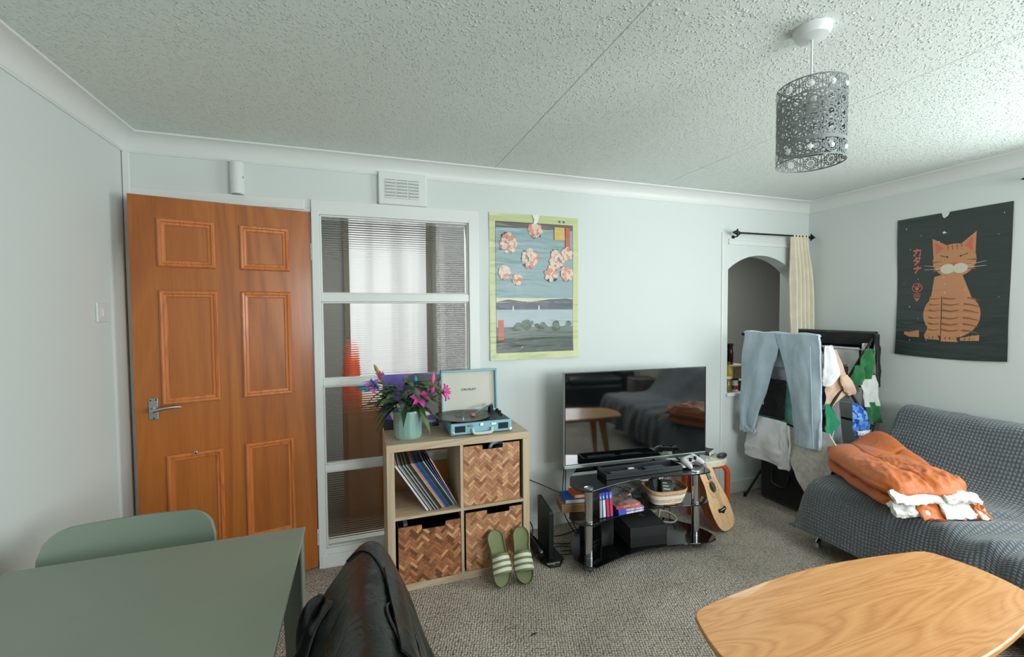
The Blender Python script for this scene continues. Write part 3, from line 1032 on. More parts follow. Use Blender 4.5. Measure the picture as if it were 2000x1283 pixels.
# ---- records leaning in the top left cube
rec = [((214, 214, 220), .010, 'white'), ((38, 40, 42), .004, 'black'), ((206, 206, 208), .007, 'pale grey'), ((120, 122, 118), .005, 'grey'), ((44, 46, 44), .006, 'charcoal'), ((190, 188, 176), .005, 'cream'),
       ((30, 32, 36), .007, 'black'), ((176, 176, 178), .006, 'silver grey'), ((52, 44, 40), .008, 'dark brown'), ((26, 28, 32), .005, 'black'), ((188, 150, 96), .009, 'gold patterned'), ((180, 140, 118), .006, 'tan'),
       ((28, 70, 150), .008, 'blue'), ((24, 50, 128), .008, 'deep blue'), ((60, 96, 92), .005, 'dark teal'), ((28, 32, 34), .008, 'black'), ((40, 44, 42), .007, 'charcoal'), ((146, 206, 190), .005, 'mint edged'),
       ((50, 106, 178), .004, 'bright blue'), ((176, 50, 84), .004, 'crimson'), ((214, 214, 206), .003, 'white')]
x = 1.386
ang = 0
names = {}
zb = uz0 + .001
for i, (c_, w_, nm) in enumerate(rec):
    f_ = i / (len(rec) - 1)
    ang = radians(32.3 if i < 18 else (32.3 - 1.4 * (i - 17)))
    yo = KY0 + .024 + (0 if i < 9 else .010 if i < 14 else .022) + random.random() * .006
    Lr = .303
    mb = MB()
    # cross-section in (x,z): leaning to the left at its top
    dx, dz = -sin(ang), cos(ang)
    nx, nz_ = cos(ang), sin(ang)
    p = [(x, zb), (x + w_ * nx, zb + w_ * nz_), (x + w_ * nx + Lr * dx, zb + w_ * nz_ + Lr * dz), (x + Lr * dx, zb + Lr * dz)]
    mb.prism(p, yo, yo + .300, 'y')
    names[nm] = names.get(nm, 0) + 1
    o = mb.build('record', M('record sleeve ' + str(i), c_, .45, nz=(40, 16 if i not in (0, 2, 20) else 5)), bevel=.0008)
    pos = 'leftmost of the leaning records' if i == 0 else 'rightmost of the leaning records' if i == len(rec) - 1 else '%s of the leaning records in the shelf, counted from the left' % (['', 'second', 'third', 'fourth', 'fifth', 'sixth', 'seventh', 'eighth', 'ninth', 'tenth', 'eleventh', 'twelfth', 'thirteenth', 'fourteenth', 'fifteenth', 'sixteenth', 'seventeenth', 'eighteenth', 'nineteenth', 'twentieth', ''][i])
    tag(rebase(o, (x, yo, zb)), '%s record sleeve, %s' % (nm, pos), 'record', 'records leaning in the top left cube')
    x += (w_ + .0006) / cos(ang) * 1.0 
# things seen over the rims of the boxes
mb = MB()
mb.box(1.265, 1.285, -.36, -.30, .0465, .338); o = mb.build('magazine', M('grey magazine', (120, 128, 130), .4, nz=(30, 30)))
o.rotation_euler = (0, 0, 0)
tag(rebase(o, (1.275, -.33, .0465)), 'grey magazine sticking up in the bottom left woven box', 'magazine')
mb = MB(); mb.tube(cat([(1.74, -.32, .66), (1.76, -.31, .695), (1.80, -.31, .70), (1.83, -.30, .68), (1.80, -.26, .66)], 20), .012, 8)
tag(rebase(mb.build('headphone_band', M('blue grey plastic', (150, 166, 190), .3), smooth=50), (1.78, -.3, .66)), 'pale blue band showing over the rim of the top right woven box', 'band')

# ---- slides leaning on the shelf
m_slide = M('olive foam', (112, 120, 76), .62, nz=(8, 8), bump=(300, .2, .001))
m_slideg = M('olive footbed', (118, 128, 84), .55)
m_sstripe = M('white stripe', (210, 210, 192), .5)
def slide(base, lean, yawa, spl, flip, label):
    t = thing('slide_sandal', base, label, 'sandal', 'pair of olive slides')
    L, Wd = .275, .102
    # local: l along sole from toe(0) to heel(L), w across, h above the sole
    X = Matrix.Translation(base) @ Matrix.Rotation(yawa, 4, 'Z') @ Matrix.Rotation(lean, 4, 'X')
    # local y axis = from toe towards heel, tilts upward with lean; z = normal of footbed facing the room
    def half(l):
        f_ = l / L
        a = .5 * Wd * (1 - .12 * sin(PI * min(1, max(0, (f_ - .35) / .5))) ** 2)
        e = min(f_ / .22, (1 - f_) / .17, 1)
        return max(.0005, a * math.sqrt(max(0, 1 - (1 - e) ** 2)) * lerp(1, .90, f_))
    ls = [0, .002, .006, .012, .02, .03, .045, .06, .09, .12, .15, .18, .21, .235, .25, .262, .270, .2735, L]
    mb = MB(); mb.X = X
    sh = lambda l: flip * .008 * sin(PI * min(1, l / (L * .8)))
    prof = [(1.0, 0), (1.0, .020), (.97, .026), (.90, .026), (.86, .016), (0, .0135), (-.86, .016), (-.90, .026), (-.97, .026), (-1.0, .020), (-1.0, 0), (0, 0)]
    k = len(prof); vs = []
    for l in ls:
        for a, h in prof:
            vs.append((sh(l) + half(l) * a, l, h + (.010 * (l / L) ** 2)))
    fs = [(i * k + j, i * k + (j + 1) % k, (i + 1) * k + (j + 1) % k, (i + 1) * k + j) for i in range(len(ls) - 1) for j in range(k)]
    mb.add(vs, fs + [tuple(range(k)), tuple(range((len(ls) - 1) * k, len(ls) * k))])
    mb.build('sole', m_slide, t, smooth=60)
    # arched strap
    def arc(u, v_):
        l = lerp(.056, .150, v_); a = lerp(-1, 1, u)
        hw = half(l) * 1.03
        return (sh(l) + hw * a, l + .006 * (1 - a * a), .012 + .052 * math.sqrt(max(0, 1 - a * a * .93)) * lerp(.86, 1.08, v_))
    mb = MB(); mb.X = X
    mb.slab(arc, 18, 8, .005)
    st = mb.build('strap', m_slide, t, smooth=50)
    for k_ in range(3):
        v0 = .10 + k_ * .30
        mb = MB(); mb.X = X
        def sp(u, v_, v0=v0):
            p = Vector(arc(lerp(.03, .97, u), v0 + v_ * .17)); c_ = Vector((sh(p.y), p.y, .0)); n_ = (p - c_).normalized()
            return p + n_ * .0036
        mb.slab(sp, 18, 2, .0018)
        mb.build('stripe', m_sstripe, st, smooth=50)
# toe on the carpet in front of the shelf, heel leaning up against the box
slide((1.744, -.530, .004), radians(60), radians(4), 0, 1, 'left olive slide with three white stripes leaning on the woven box')
slide((1.872, -.545, .004), radians(58), radians(-5), 0, -1, 'right olive slide with three white stripes leaning at the shelf corner')

# ---- vase with lilies
VX, VY, VZ = 1.305, -.262, KH
t = thing('lily_vase', (VX, VY, VZ), 'pale aqua ribbed ceramic vase on the cube shelf', 'vase')
m_vase = M('aqua glaze', (146, 182, 174), .18, 0, .6, nz=(18, 14, (1, 1, .15)), coat=.4)
mb = MB()
nn = 64
vs = []
prof = [(.066, 0), (.071, .004), (.0725, .02), (.0735, .08), (.0745, .128), (.077, .138), (.0765, .147), (.073, .150), (.069, .146), (.067, .12), (.065, .03), (.0, .02)]
for r_, z in prof:
    for j in range(nn):
        a = 2 * PI * j / nn
        rb = .0016 * sin(a * 16 + 1.5 * sin(z * 20)) * sstep(.0, .02, z) * sstep(.135, .11, z) if r_ > .07 else 0
        vs.append((VX + (r_ + rb) * cos(a), VY + (r_ + rb) * sin(a), VZ + z))
mb.add(vs, [(i * nn + j, i * nn + (j + 1) % nn, (i + 1) * nn + (j + 1) % nn, (i + 1) * nn + j) for i in range(len(prof) - 1) for j in range(nn)] + [tuple(range(nn))])
mb.build('pot', m_vase, t, smooth=50)
m_stem = M('lily stem', (84, 112, 62), .5)
m_leaf = [M('lily leaf', (42, 76, 42), .38, nz=(20, 12)), M('dark lily leaf', (30, 58, 36), .38, nz=(20, 8)), M('light lily leaf', (86, 116, 56), .4, nz=(20, 10))]
m_pink = M('pink petal', (226, 84, 176), .5, nz=(25, 22)); m_lil = M('lilac petal', (206, 120, 200), .5, nz=(25, 20)); m_blue = M('blue petal', (44, 110, 200), .5, nz=(25, 24))
m_teal = M('teal bud', (30, 122, 148), .45, nz=(30, 14)); m_pbud = M('pink bud', (222, 106, 148), .45, nz=(30, 16)); m_gbud = M('yellow green bud', (150, 138, 62), .45, nz=(30, 14)); m_mbud = M('mauve brown bud', (140, 90, 82), .45, nz=(30, 14))
def stem_to(p1, bend=.02):
    p0 = Vector((VX + (p1[0] - VX) * .25, VY + (p1[1] - VY) * .25, VZ + .06)); p1 = Vector(p1)
    mid = (p0 + p1) / 2 + Vector(((p1.x - VX) * -.12, 0, bend))
    return cat([p0, mid, p1], 12)
mb = MB()
def bud(p, d, ln, r_, mat_, name='bud'):
    d = Vector(d).normalized(); p = Vector(p)
    m2 = MB()
    pts = [p + d * ln * f_ for f_ in (0, .08, .25, .5, .75, .92, 1)]
    m2.tube(pts, [r_ * f_ for f_ in (.35, .7, .95, 1, .72, .35, .08)], 10)
    m2.build(name, mat_, t, smooth=60)
def flower(p, d, R_, mats, seed, n=6, open_=.7):
    d = Vector(d).normalized(); p = Vector(p)
    a = d.orthogonal().normalized(); b = d.cross(a)
    rr = random.Random(seed)
    m2 = MB()
    for k in range(n):
        an = 2 * PI * k / n + rr.uniform(-.12, .12)
        e = a * cos(an) + b * sin(an); q = d.cross(e)
        wd = R_ * (.25 if k % 2 else .19)
        op = open_ * rr.uniform(.85, 1.15)
        m2.cur = k % len(mats)
        def pet(u, v_, e=e, q=q, wd=wd, op=op):
            r_ = v_
            w_ = wd * sin(PI * min(1, .12 + .88 * v_) ** .8) * (1 if v_ < .98 else .1)
            out = R_ * (r_ * op) ; up = R_ * (.75 * r_ * (1 - .55 * r_ * op) )
            curl = -R_ * .35 * max(0, v_ - .6) ** 1.5
            s_ = (u - .5) * 2
            return p + e * out + d * (up + curl + .10 * R_ * s_ * s_) + q * (s_ * w_)
        m2.slab(pet, 4, 8, .0012)
    f_ = m2.build('flower', mats, t, smooth=70)
    m3 = MB()
    for k in range(5):
        an = 2 * PI * k / 5
        e = a * cos(an) + b * sin(an)
        m3.tube([p + d * R_ * .1, p + d * R_ * .5 + e * R_ * .12, p + d * R_ * .72 + e * R_ * .22], .0011, 5)
        m3.ball(p + d * R_ * .72 + e * R_ * .22, (.003, .003, .003), 6, 4)
    m3.build('stamens', M('stamen ochre', (170, 96, 50), .6), f_)
tips = []
# flower and bud heads: world positions read on the plane of the vase
def at(px, pz, dy=0):
    return (px, VY + dy, pz)
flowers = [
    ('f', at(1.135, 1.055, -.02), (-.35, -.75, .15), .060, [m_blue, m_lil], 1, .75), ('f', at(1.165, 1.085, .01), (.15, -.35, .9), .055, [m_lil, m_pink], 2, .45),
    ('f', at(1.365, .985, -.07), (-.10, -.85, .35), .064, [m_pink], 3, .9), ('f', at(1.480, 1.000, -.04), (.80, -.45, .2), .070, [m_pink], 4, .75)]
for kind, p, d, R_, ms, sd, op in flowers:
    tips.append(Vector(p)); flower(p, d, R_, ms, sd, 6, op)
buds = [(at(1.110, 1.045, -.02), (-1, -.1, .10), .068, .0135, m_teal), (at(1.160, 1.115), (-.45, 0, 1), .055, .0095, m_gbud), (at(1.345, 1.050, -.02), (0, 0, 1), .052, .0135, m_teal),
        (at(1.437, 1.050, -.02), (.1, 0, 1), .062, .0115, m_pbud), (at(1.425, 1.005, -.05), (.25, -.3, 1), .045, .013, m_pink), (at(1.475, 1.015, 0), (.1, 0, 1), .052, .010, m_mbud)]
for p, d, ln, r_, ms in buds:
    tips.append(Vector(p)); bud(p, d, ln, r_, ms)
for p in tips:
    m2 = MB(); m2.tube(stem_to(p), .0028, 6); m2.build('stem', m_stem, t, smooth=60)
rr = random.Random(21)
def leaf(p, d, ln, wd, mat_, droop):
    d = Vector(d).normalized(); p = Vector(p)
    q = d.cross(Vector((0, 0, 1))); q = q.normalized() if q.length > .05 else Vector((1, 0, 0))
    up = q.cross(d)
    m2 = MB()
    def fn(u, v_):
        s_ = (u - .5) * 2
        w_ = wd * .5 * max(.02, sin(PI * (.06 + .94 * v_) ** .75)) 
        return p + d * (ln * v_) + up * (.004 - abs(s_) * -.25 * w_) + Vector((0, 0, -droop * ln * v_ * v_)) + q * (s_ * w_)
    m2.slab(fn, 4, 9, .0011)
    m2.build('leaf', mat_, t, smooth=70)
for i in range(92):
    a = rr.random() * 2 * PI
    rad = .01 + .10 * rr.random()
    z = VZ + .155 + .13 * rr.random() ** 1.3
    x_ = VX - .01 + rad * cos(a) * 1.25; y_ = VY + rad * sin(a) * .8
    leaf((x_, y_, z), (cos(a) * 1.0, sin(a) * .9, rr.uniform(-.25, .75)), rr.uniform(.08, .14), rr.uniform(.024, .044), m_leaf[rr.choices((0, 1, 2), (5, 4, 1.6))[0]], rr.uniform(.1, .8))
leaf((VX + .055, VY - .055, VZ + .155), (.35, -.35, -.8), .13, .040, m_leaf[2], .15)
leaf((VX + .05, VY - .02, VZ + .16), (1, -.2, -.25), .12, .030, m_leaf[2], .4)
leaf((VX - .06, VY - .03, VZ + .17), (-.8, -.3, -.5), .13, .026, m_leaf[1], .4)
leaf((VX - .08, VY, VZ + .20), (-.8, -.1, -.6), .13, .022, m_leaf[1], .3)

# ---- purple album sleeve leaning on the wall
mb = MB()
mb.cur = 0
al, at_ = radians(9), .005
ax0, ax1, ah = 1.190, 1.503, .313
def AP(a, b, h):
    return (lerp(ax0, ax1, a), -.082 + b * ah * sin(al) - h * cos(al), KH + .001 + b * ah * cos(al) + h * sin(al) * 0)
mb.slab(lambda u, v_: AP(u, v_, 0), 2, 2, .005)
def fa(poly, h, mi):
    mb.cur = mi; mb.add([AP(a, b, h) for a, b in poly], [tuple(range(len(poly)))])
fa([(.0, .0), (1, 0), (1, 1), (0, 1)], .0030, 1)
fa([(.30, .35), (.55, .25), (1, .18), (1, .96), (.62, 1), (.40, .95)], .0035, 2)
fa(blob(.30, .30, .20, 18, .1, 2, 1, .9), .0040, 3)
fa([(.45, .42), (.70, .30), (.95, .22), (.70, .20), (.40, .28)], .0042, 3)
fa(blob(.36, .30, .035, 10, .1, 2, 1, .6), .0046, 4)
fa([(0, .22), (.3, .12), (1, .04), (1, .0), (0, 0)], .0046, 2)
fa([(.80, .07), (.94, .08), (.94, .13), (.80, .12)], .0052, 5)
o = mb.build('album_sleeve', [m_mblack, M('purple sleeve', (98, 78, 168), .4), M('charcoal sleeve print', (48, 46, 54), .4), M('pale print', (206, 190, 190), .4), M('red print spot', (176, 40, 60), .4), M('sticker grey', (190, 190, 190), .4)])
tag(rebase(o, (ax0, -.08, KH)), 'purple and charcoal album sleeve leaning behind the lily vase', 'album')

# ---- blue suitcase record player
TX0, TX1, TY0, TY1, TZ = 1.520, 1.866, -.350, -.090, KH + .006
t = thing('record_player', ((TX0 + TX1) / 2, -.22, KH), 'pale blue suitcase record player with its lid open', 'record player')
m_sky = M('pale blue leatherette', (134, 188, 202), .5, bump=(400, .12, .001))
m_cream = M('cream lining', (214, 212, 200), .7)
mb = MB()
mb.box(TX0, TX1, TY0, TY1, TZ, TZ + .062)
base = mb.build('case', m_sky, t, bevel=.006)
mb = MB(); mb.box(TX0 + .010, TX1 - .010, TY0 + .010, TY1 - .008, TZ + .0605, TZ + .064)
mb.build('deck', M('dark teal deck', (34, 46, 50), .45), t, bevel=.001)
for x0 in (TX0 + .022, TX1 - .022 - .058):
    BX(x0, x0 + .058, TY0 - .0020, TY0 + .001, TZ + .014, TZ + .048).build('speaker_grille', M('dark speaker cloth', (28, 36, 40), .85, bump=(900, .5, .001)), base, bevel=.001)
for x0, w_, z0, h_ in ((TX0 + .092, .030, .040, .014), (TX1 - .122, .030, .040, .014), (TX0 + .160, .022, .040, .018)):
    BX(x0, x0 + w_, TY0 - .005, TY0 + .001, TZ + z0, TZ + z0 + h_).build('latch', m_chrome, base, bevel=.002)
mb = MB()
hx0, hx1 = TX0 + .118, TX1 - .118
mb.tube(cat([(hx0, TY0 - .006, TZ + .030), (hx0 + .004, TY0 - .016, TZ + .012), (hx0 + .020, TY0 - .020, TZ + .006), (hx1 - .020, TY0 - .020, TZ + .006), (hx1 - .004, TY0 - .016, TZ + .012), (hx1, TY0 - .006, TZ + .030)], 24), .0085, 10)
mb.build('carry_handle', M('pale grey handle', (206, 206, 206), .5), base, smooth=60)
for x0 in (TX0 - .001, TX1 - .019):
    BX(x0, x0 + .020, TY0 - .002, TY0 + .016, TZ - .001, TZ + .018).build('corner_cap', m_chrome, base, bevel=.004)
for x0 in (TX0 + .02, TX1 - .04):
    for y0 in (TY0 + .02, TY1 - .04):
        BX(x0, x0 + .02, y0, y0 + .02, KH + .0003, TZ + .001).build('foot', m_black, base)
# lid, opened and tilted back a little
lt = radians(4)
LXm = Matrix.Translation((0, TY1 + .002, TZ + .062)) @ Matrix.Rotation(-lt, 4, 'X')
mb = MB(); mb.X = LXm
LD, LHt = .030, .252
mb.box(TX0, TX1, LD - .004, LD, 0, LHt)
mb.box(TX0, TX0 + .010, 0, LD, 0, LHt); mb.box(TX1 - .010, TX1, 0, LD, 0, LHt); mb.box(TX0, TX1, 0, LD, LHt - .010, LHt); mb.box(TX0, TX1, 0, LD, 0, .010)
lid = mb.build('lid', m_sky, t, bevel=.003)
mb = MB(); mb.X = LXm; mb.box(TX0 + .010, TX1 - .010, LD - .0065, LD - .0041, .010, LHt - .010)
mb.build('lining', m_cream, lid)
text_mesh('lettering', 'CROSLEY', .0195, m_black, lid, LXm @ Matrix.Translation(((TX0 + TX1) / 2 - .002, LD - .0072, .132)) @ Matrix.Rotation(radians(90), 4, 'X') @ Matrix.Diagonal((1.15, .82, 1, 1)), bold=.0006)
# platter, record and arm
RX, RY, RZ = 1.618, -.222, TZ + .074
MB().lathe([(0, TZ + .064), (.10, TZ + .064), (.10, RZ - .001), (0, RZ - .001)], RX, RY, 40).build('platter', m_mblack, t, smooth=40)
vm = N('black vinyl')
v = vm.coord()
sx = vm.n('ShaderNodeSeparateXYZ'); vm.l(v, sx.inputs[0])
vm.b.inputs['Base Color'].default_value = rgb((34, 36, 36)); vm.b.inputs['Roughness'].default_value = .28
MB().lathe([(0, RZ), (.149, RZ), (.1505, RZ + .0008), (.149, RZ + .0018), (.056, RZ + .0018), (.054, RZ + .0012), (.0, RZ + .0012)], RX, RY, 72).build('vinyl_record', vm.mat, t, smooth=30)
MB().lathe([(0, RZ + .0014), (.050, RZ + .0014), (.050, RZ + .0022), (0, RZ + .0022)], RX, RY, 40).build('record_label', M('grey record label', (92, 96, 96), .5), t)
MB().cyl((RX, RY, RZ), (RX, RY, RZ + .014), .0032, n=10).build('spindle', m_chrome, t)
MB().cyl((1.805, -.135, TZ + .064), (1.805, -.135, TZ + .104), .016, n=20).build('arm_pivot', m_black, t, smooth=40)
mb = MB(); mb.tube([(1.815, -.125, TZ + .106), (1.80, -.14, TZ + .106), (1.70, -.225, TZ + .088), (1.672, -.250, TZ + .086)], [.009, .006, .0036, .0036], 10)
arm = mb.build('tone_arm', m_alu, t, smooth=50)
mb = MB(); mb.box(1.655, 1.677, -.272, -.244, TZ + .078, TZ + .090); mb.build('cartridge', M('red cartridge', (190, 110, 110), .4), arm, bevel=.002)
for p, r_, h_ in (((1.842, -.200), .009, .018), ((1.842, -.150), .009, .018), ((1.835, -.255), .006, .010)):
    MB().cyl((p[0], p[1], TZ + .064), (p[0], p[1], TZ + .064 + h_), r_, n=14).build('knob', m_black, t, smooth=40)
# ------------------------------------------------------------------ television stand
m_bglass = M('black glass', (10, 12, 13), .06, 0, .6, coat=.3)
m_edge = M('glass edge', (60, 84, 78), .15)
t = thing('tv_stand', (2.62, -.33, 0), 'three-tier black glass television stand with chrome legs', 'tv stand')
def shelf_outline(y_off=0, n=10):
    pts = [(2.175, -.45), (2.180, -.515), (2.205, -.558), (2.25, -.575)]
    for i in range(1, n):
        f_ = i / n
        pts.append((lerp(2.25, 2.95, f_), lerp(-.575, -.565, f_) + .058 * sin(PI * f_)))
    pts += [(2.95, -.565), (3.02, -.572), (3.07, -.560), (3.095, -.525), (3.095, -.47), (3.06, -.40), (2.86, -.13), (2.42, -.13), (2.22, -.36)]
    return [(x, y + (y_off if y < -.42 else 0)) for x, y in pts]
for z, yo in ((.455, 0), (.262, .01), (.060, -.05)):
    MB().prism(shelf_outline(yo), z - .007, z, 'z').build('glass_shelf', [m_bglass], t, bevel=.0012)
for x in (2.252, 2.985):
    mb = MB(); mb.cyl((x, -.530, .022), (x, -.530, .4478), .0235, n=28)
    lg = mb.build('leg', m_chrome, t, smooth=40)
    for z in (.256, .052):
        mb = MB(); mb.cyl((x, -.530, z - .012), (x, -.530, z + .018), .0245, n=28); mb.build('collar', m_chrome, lg, smooth=40)
    mb = MB(); mb.lathe([(0, 0), (.028, 0), (.030, .004), (.030, .018), (.026, .022), (0, .022)], x, -.530, 28); mb.build('foot', m_alu, lg, smooth=40)
    mb = MB(); mb.lathe([(0, .4551), (.026, .4551), (.026, .457), (.018, .4585), (0, .4585)], x, -.530, 28); mb.build('cap', m_chrome, lg, smooth=40)
for x in (2.53, 2.72):
    mb = MB(); mb.cyl((x, -.152, 0), (x, -.152, .4478), .020, n=20); mb.build('leg', m_black, t, smooth=40)

# ------------------------------------------------------------------ television, turned a little to the left
ta = math.atan2(-.07, 1.01)
TVX = Matrix.Translation((2.24, -.25, .470)) @ Matrix.Rotation(ta, 4, 'Z')
t = thing('television', tuple((TVX @ Vector((.506, .02, 0)))), 'flat black television with a silver lower bezel on the glass stand', 'television')
TW, THt = 1.012, .590
mb = MB(); mb.X = TVX
mb.box(0, TW, 0, .030, 0, THt); mb.box(.15, TW - .15, .030, .06, .05, .40)
bd = mb.build('cabinet', m_black, t, bevel=.003)
sm = M('dark screen', (8, 12, 12), .045, 0, .5); sm.node_tree.nodes['Principled BSDF'].inputs['IOR'].default_value = 2.4
mb = MB(); mb.X = TVX; mb.box(.007, TW - .007, -.0012, -.0002, .022, THt - .007); mb.build('screen', sm, bd)
mb = MB(); mb.X = TVX; mb.box(-.002, TW + .002, -.006, .004, -.003, .019); mb.build('lower_bezel', M('dark silver bezel', (136, 142, 140), .3, .8), bd, bevel=.002)
mb = MB(); mb.X = TVX
mb.box(-.0015, .0, -.004, .020, .0, THt + .001); mb.box(TW, TW + .0015, -.004, .020, .0, THt + .001); mb.box(0, TW, -.004, .02, THt, THt + .0015); mb.build('edge_trim', M('silver edge', (150, 156, 156), .3, .9), bd)
mb = MB(); mb.X = TVX; mb.box(.606, .622, -.0075, -.004, -.004, .010); mb.build('badge', m_chrome, bd)
for s_ in (.22, .79):
    mb = MB(); mb.X = TVX
    mb.tube([(s_, .015, 0), (s_, -.05, -.0115), (s_, -.07, -.0115)], .006, 8); mb.tube([(s_, .02, 0), (s_, .07, -.0115), (s_, .09, -.0115)], .006, 8)
    mb.build('foot', m_black, t, smooth=50)
# ---- black tray with remote controls
t = thing('tray', (2.67, -.42, .4555), 'long shallow black tray on the top glass shelf', 'tray')
mb = MB()
X_ = Matrix.Translation((2.40, -.468, .4557)) @ Matrix.Rotation(radians(-2.2), 4, 'Z')
mb.X = X_
mb.box(0, .525, 0, .112, 0, .004); mb.box(0, .525, 0, .005, 0, .032); mb.box(0, .525, .107, .112, 0, .032); mb.box(0, .005, 0, .112, 0, .032); mb.box(.520, .525, 0, .112, 0, .032)
mb.build('shell', M('dark grey plastic', (40, 43, 47), .35), t, bevel=.0015)
for nm, x0, L_, y0, lab, c_ in (('a', .05, .20, .030, 'longer black remote control lying in the tray at its left', (26, 27, 29)), ('b', .29, .14, .040, 'shorter black remote control lying in the tray at its right', (34, 35, 37))):
    p = X_ @ Vector((x0 + L_ / 2, y0 + .02, .005))
    r_ = thing('remote_control', tuple(p), lab, 'remote control', 'remote controls in the tray')
    mb = MB(); mb.X = X_; mb.box(x0, x0 + L_, y0, y0 + .042, .0045, .020); b_ = mb.build('body', M('remote ' + nm, c_, .45), r_, bevel=.004)
    for i in range(int(L_ / .014) - 1):
        for j in range(3):
            mb = MB(); mb.X = X_; mb.box(x0 + .010 + i * .014, x0 + .018 + i * .014, y0 + .006 + j * .011, y0 + .013 + j * .011, .020, .0218)
            mb.build('button', M('remote button', (96, 100, 104), .5) if (i == 0 and j == 0 and nm == 'a') else (m_btn if 'm_btn' in globals() else M('b', (90, 90, 90))), b_)
            if i == 0 and j == 0 and nm == 'a':
                m_btn = bpy.data.materials['remote button']
p = X_ @ Vector((.215, .082, .005))
tag(rebase((lambda m_: (setattr(m_, 'X', X_), m_.box(.195, .235, .075, .095, .0045, .022), m_.build('white_tag', m_white, bevel=.003))[2])(MB()), tuple(p)), 'small white tag lying among the remotes in the black tray', 'tag')

# ---- white game controller
GX = Matrix.Translation((3.035, -.425, .4560)) @ Matrix.Rotation(radians(18), 4, 'Z') @ Matrix.Rotation(radians(10), 4, 'X')
t = thing('game_controller', (3.035, -.425, .456), 'white game controller at the right end of the top glass shelf', 'game controller')
m_gc = M('pearl white plastic', (206, 210, 212), .35)
mb = MB(); mb.X = GX
def body(u, v_):
    return None
for sgn in (-1, 1):
    mb.tube(cat([(sgn * .030, .018, .030), (sgn * .052, .016, .031), (sgn * .062, -.015, .026), (sgn * .070, -.052, .018)], 14), [.014, .018, .021, .0225, .023, .0228, .0222, .0215, .0205, .0198, .019, .018, .0165, .014, .007], 14)
mb.box(-.042, .042, -.006, .034, .018, .044)
gc = mb.build('shell', m_gc, t, smooth=60, bevel=.006)
mb = MB(); mb.X = GX; mb.box(-.024, .024, .004, .031, .043, .0458); mb.build('touchpad', M('touchpad', (190, 194, 198), .3), gc, bevel=.002)
for sgn in (-1, 1):
    mb = MB(); mb.X = GX; mb.cyl((sgn * .026, -.010, .036), (sgn * .026, -.010, .052), .009, n=16); mb.ball((sgn * .026, -.010, .053), (.0105, .0105, .004), 14, 6); mb.build('thumb_stick', m_black, gc, smooth=50)
    mb = MB(); mb.X = GX; mb.box(sgn * .045 - .012, sgn * .045 + .012, .030, .040, .030, .042); mb.build('trigger', m_black, gc, bevel=.003)
mb = MB(); mb.X = GX; mb.cyl((0, -.006, .044), (0, -.006, .0462), .0055, n=14); mb.build('home_button', m_black, gc)
for k in range(4):
    a = k * PI / 2
    mb = MB(); mb.X = GX; mb.cyl((.052 + .010 * cos(a), .018 + .010 * sin(a), .046), (.052 + .010 * cos(a), .018 + .010 * sin(a), .053), .0042, n=10); mb.build('button', m_gc, gc)

# ---- game cases standing and lying on the middle shelf
MZ = .2622
cases = [((150, 160, 176), (64, 88, 190), 'grey and blue', 'leftmost'), ((216, 222, 226), (64, 88, 190), 'white and blue', 'second from the left'), ((206, 56, 62), (84, 96, 196), 'red with a blue top', 'third from the left'), ((200, 70, 72), (110, 120, 200), 'red with a pale blue top', 'rightmost')]
x = 2.330
for i, (c_, c2, nm, pos) in enumerate(cases):
    lean = radians((1.5, 3, 4, 4)[i])
    X2 = Matrix.Translation((x, -.515, MZ)) @ Matrix.Rotation(-lean, 4, 'Y')
    o = thing('game_case', (x + .007, -.45, MZ), nm + ' game case standing upright, ' + pos + ' of four', 'game case', 'game cases standing on the middle shelf')
    mb = MB(); mb.X = X2; mb.box(0, .0185, 0, .135, 0, .146); b_ = mb.build('case', M('case %d' % i, (60, 74, 170) if i else (66, 72, 78), .25, coat=.3), o, bevel=.0015)
    mb = MB(); mb.X = X2; mb.box(.0015, .017, -.0008, .002, .005, .104); mb.build('spine_sleeve', M('spine %d' % i, c_, .3), b_)
    mb = MB(); mb.X = X2; mb.box(.0015, .017, -.0009, .002, .106, .142); mb.build('spine_band', M('band %d' % i, c2, .3), b_)
    for k in range(2):
        mb = MB(); mb.X = X2; mb.box(.004 + k * .004, .0065 + k * .004, -.0014, -.0008, .112, .128); mb.build('spine_mark', m_white, b_)
    x += .0215 + (.003 if i == 1 else .001)
for i, (c_, nm, pos) in enumerate((((70, 66, 150), 'blue and purple', 'bottom'), ((58, 62, 70), 'charcoal', 'middle'), ((206, 72, 66), 'red', 'top'))):
    z0 = MZ + .0004 + i * .0158
    X2 = Matrix.Translation((2.452 - .010 * (i == 2), -.520 + .006 * i, z0)) @ Matrix.Rotation(radians((1, -2, 3)[i]), 4, 'Z')
    o = thing('game_case', tuple(X2 @ Vector((.085, .06, 0))), nm + ' game case lying flat, ' + pos + ' of the stack of three', 'game case', 'game cases lying on the middle shelf')
    mb = MB(); mb.X = X2; mb.box(0, .172, 0, .135, 0, .0148); b_ = mb.build('case', M('flat case %d' % i, (66, 84, 190) if i < 2 else (190, 60, 60), .25, coat=.3), o, bevel=.0015)
    mb = MB(); mb.X = X2; mb.box(.050, .168, -.0008, .002, .002, .0128); mb.build('spine_sleeve', M('flat spine %d' % i, (196, 190, 200) if i == 0 else (190, 176, 150) if i == 1 else (222, 96, 90), .3, nz=(60, 50, (1, 1, .2))), b_)
    mb = MB(); mb.X = X2; mb.box(.004, .168, .004, .131, .0146, .0152)
    mb.build('cover', M('flat cover %d' % i, (150, 120, 110), .2, nz=(22, 60), coat=.4), b_)
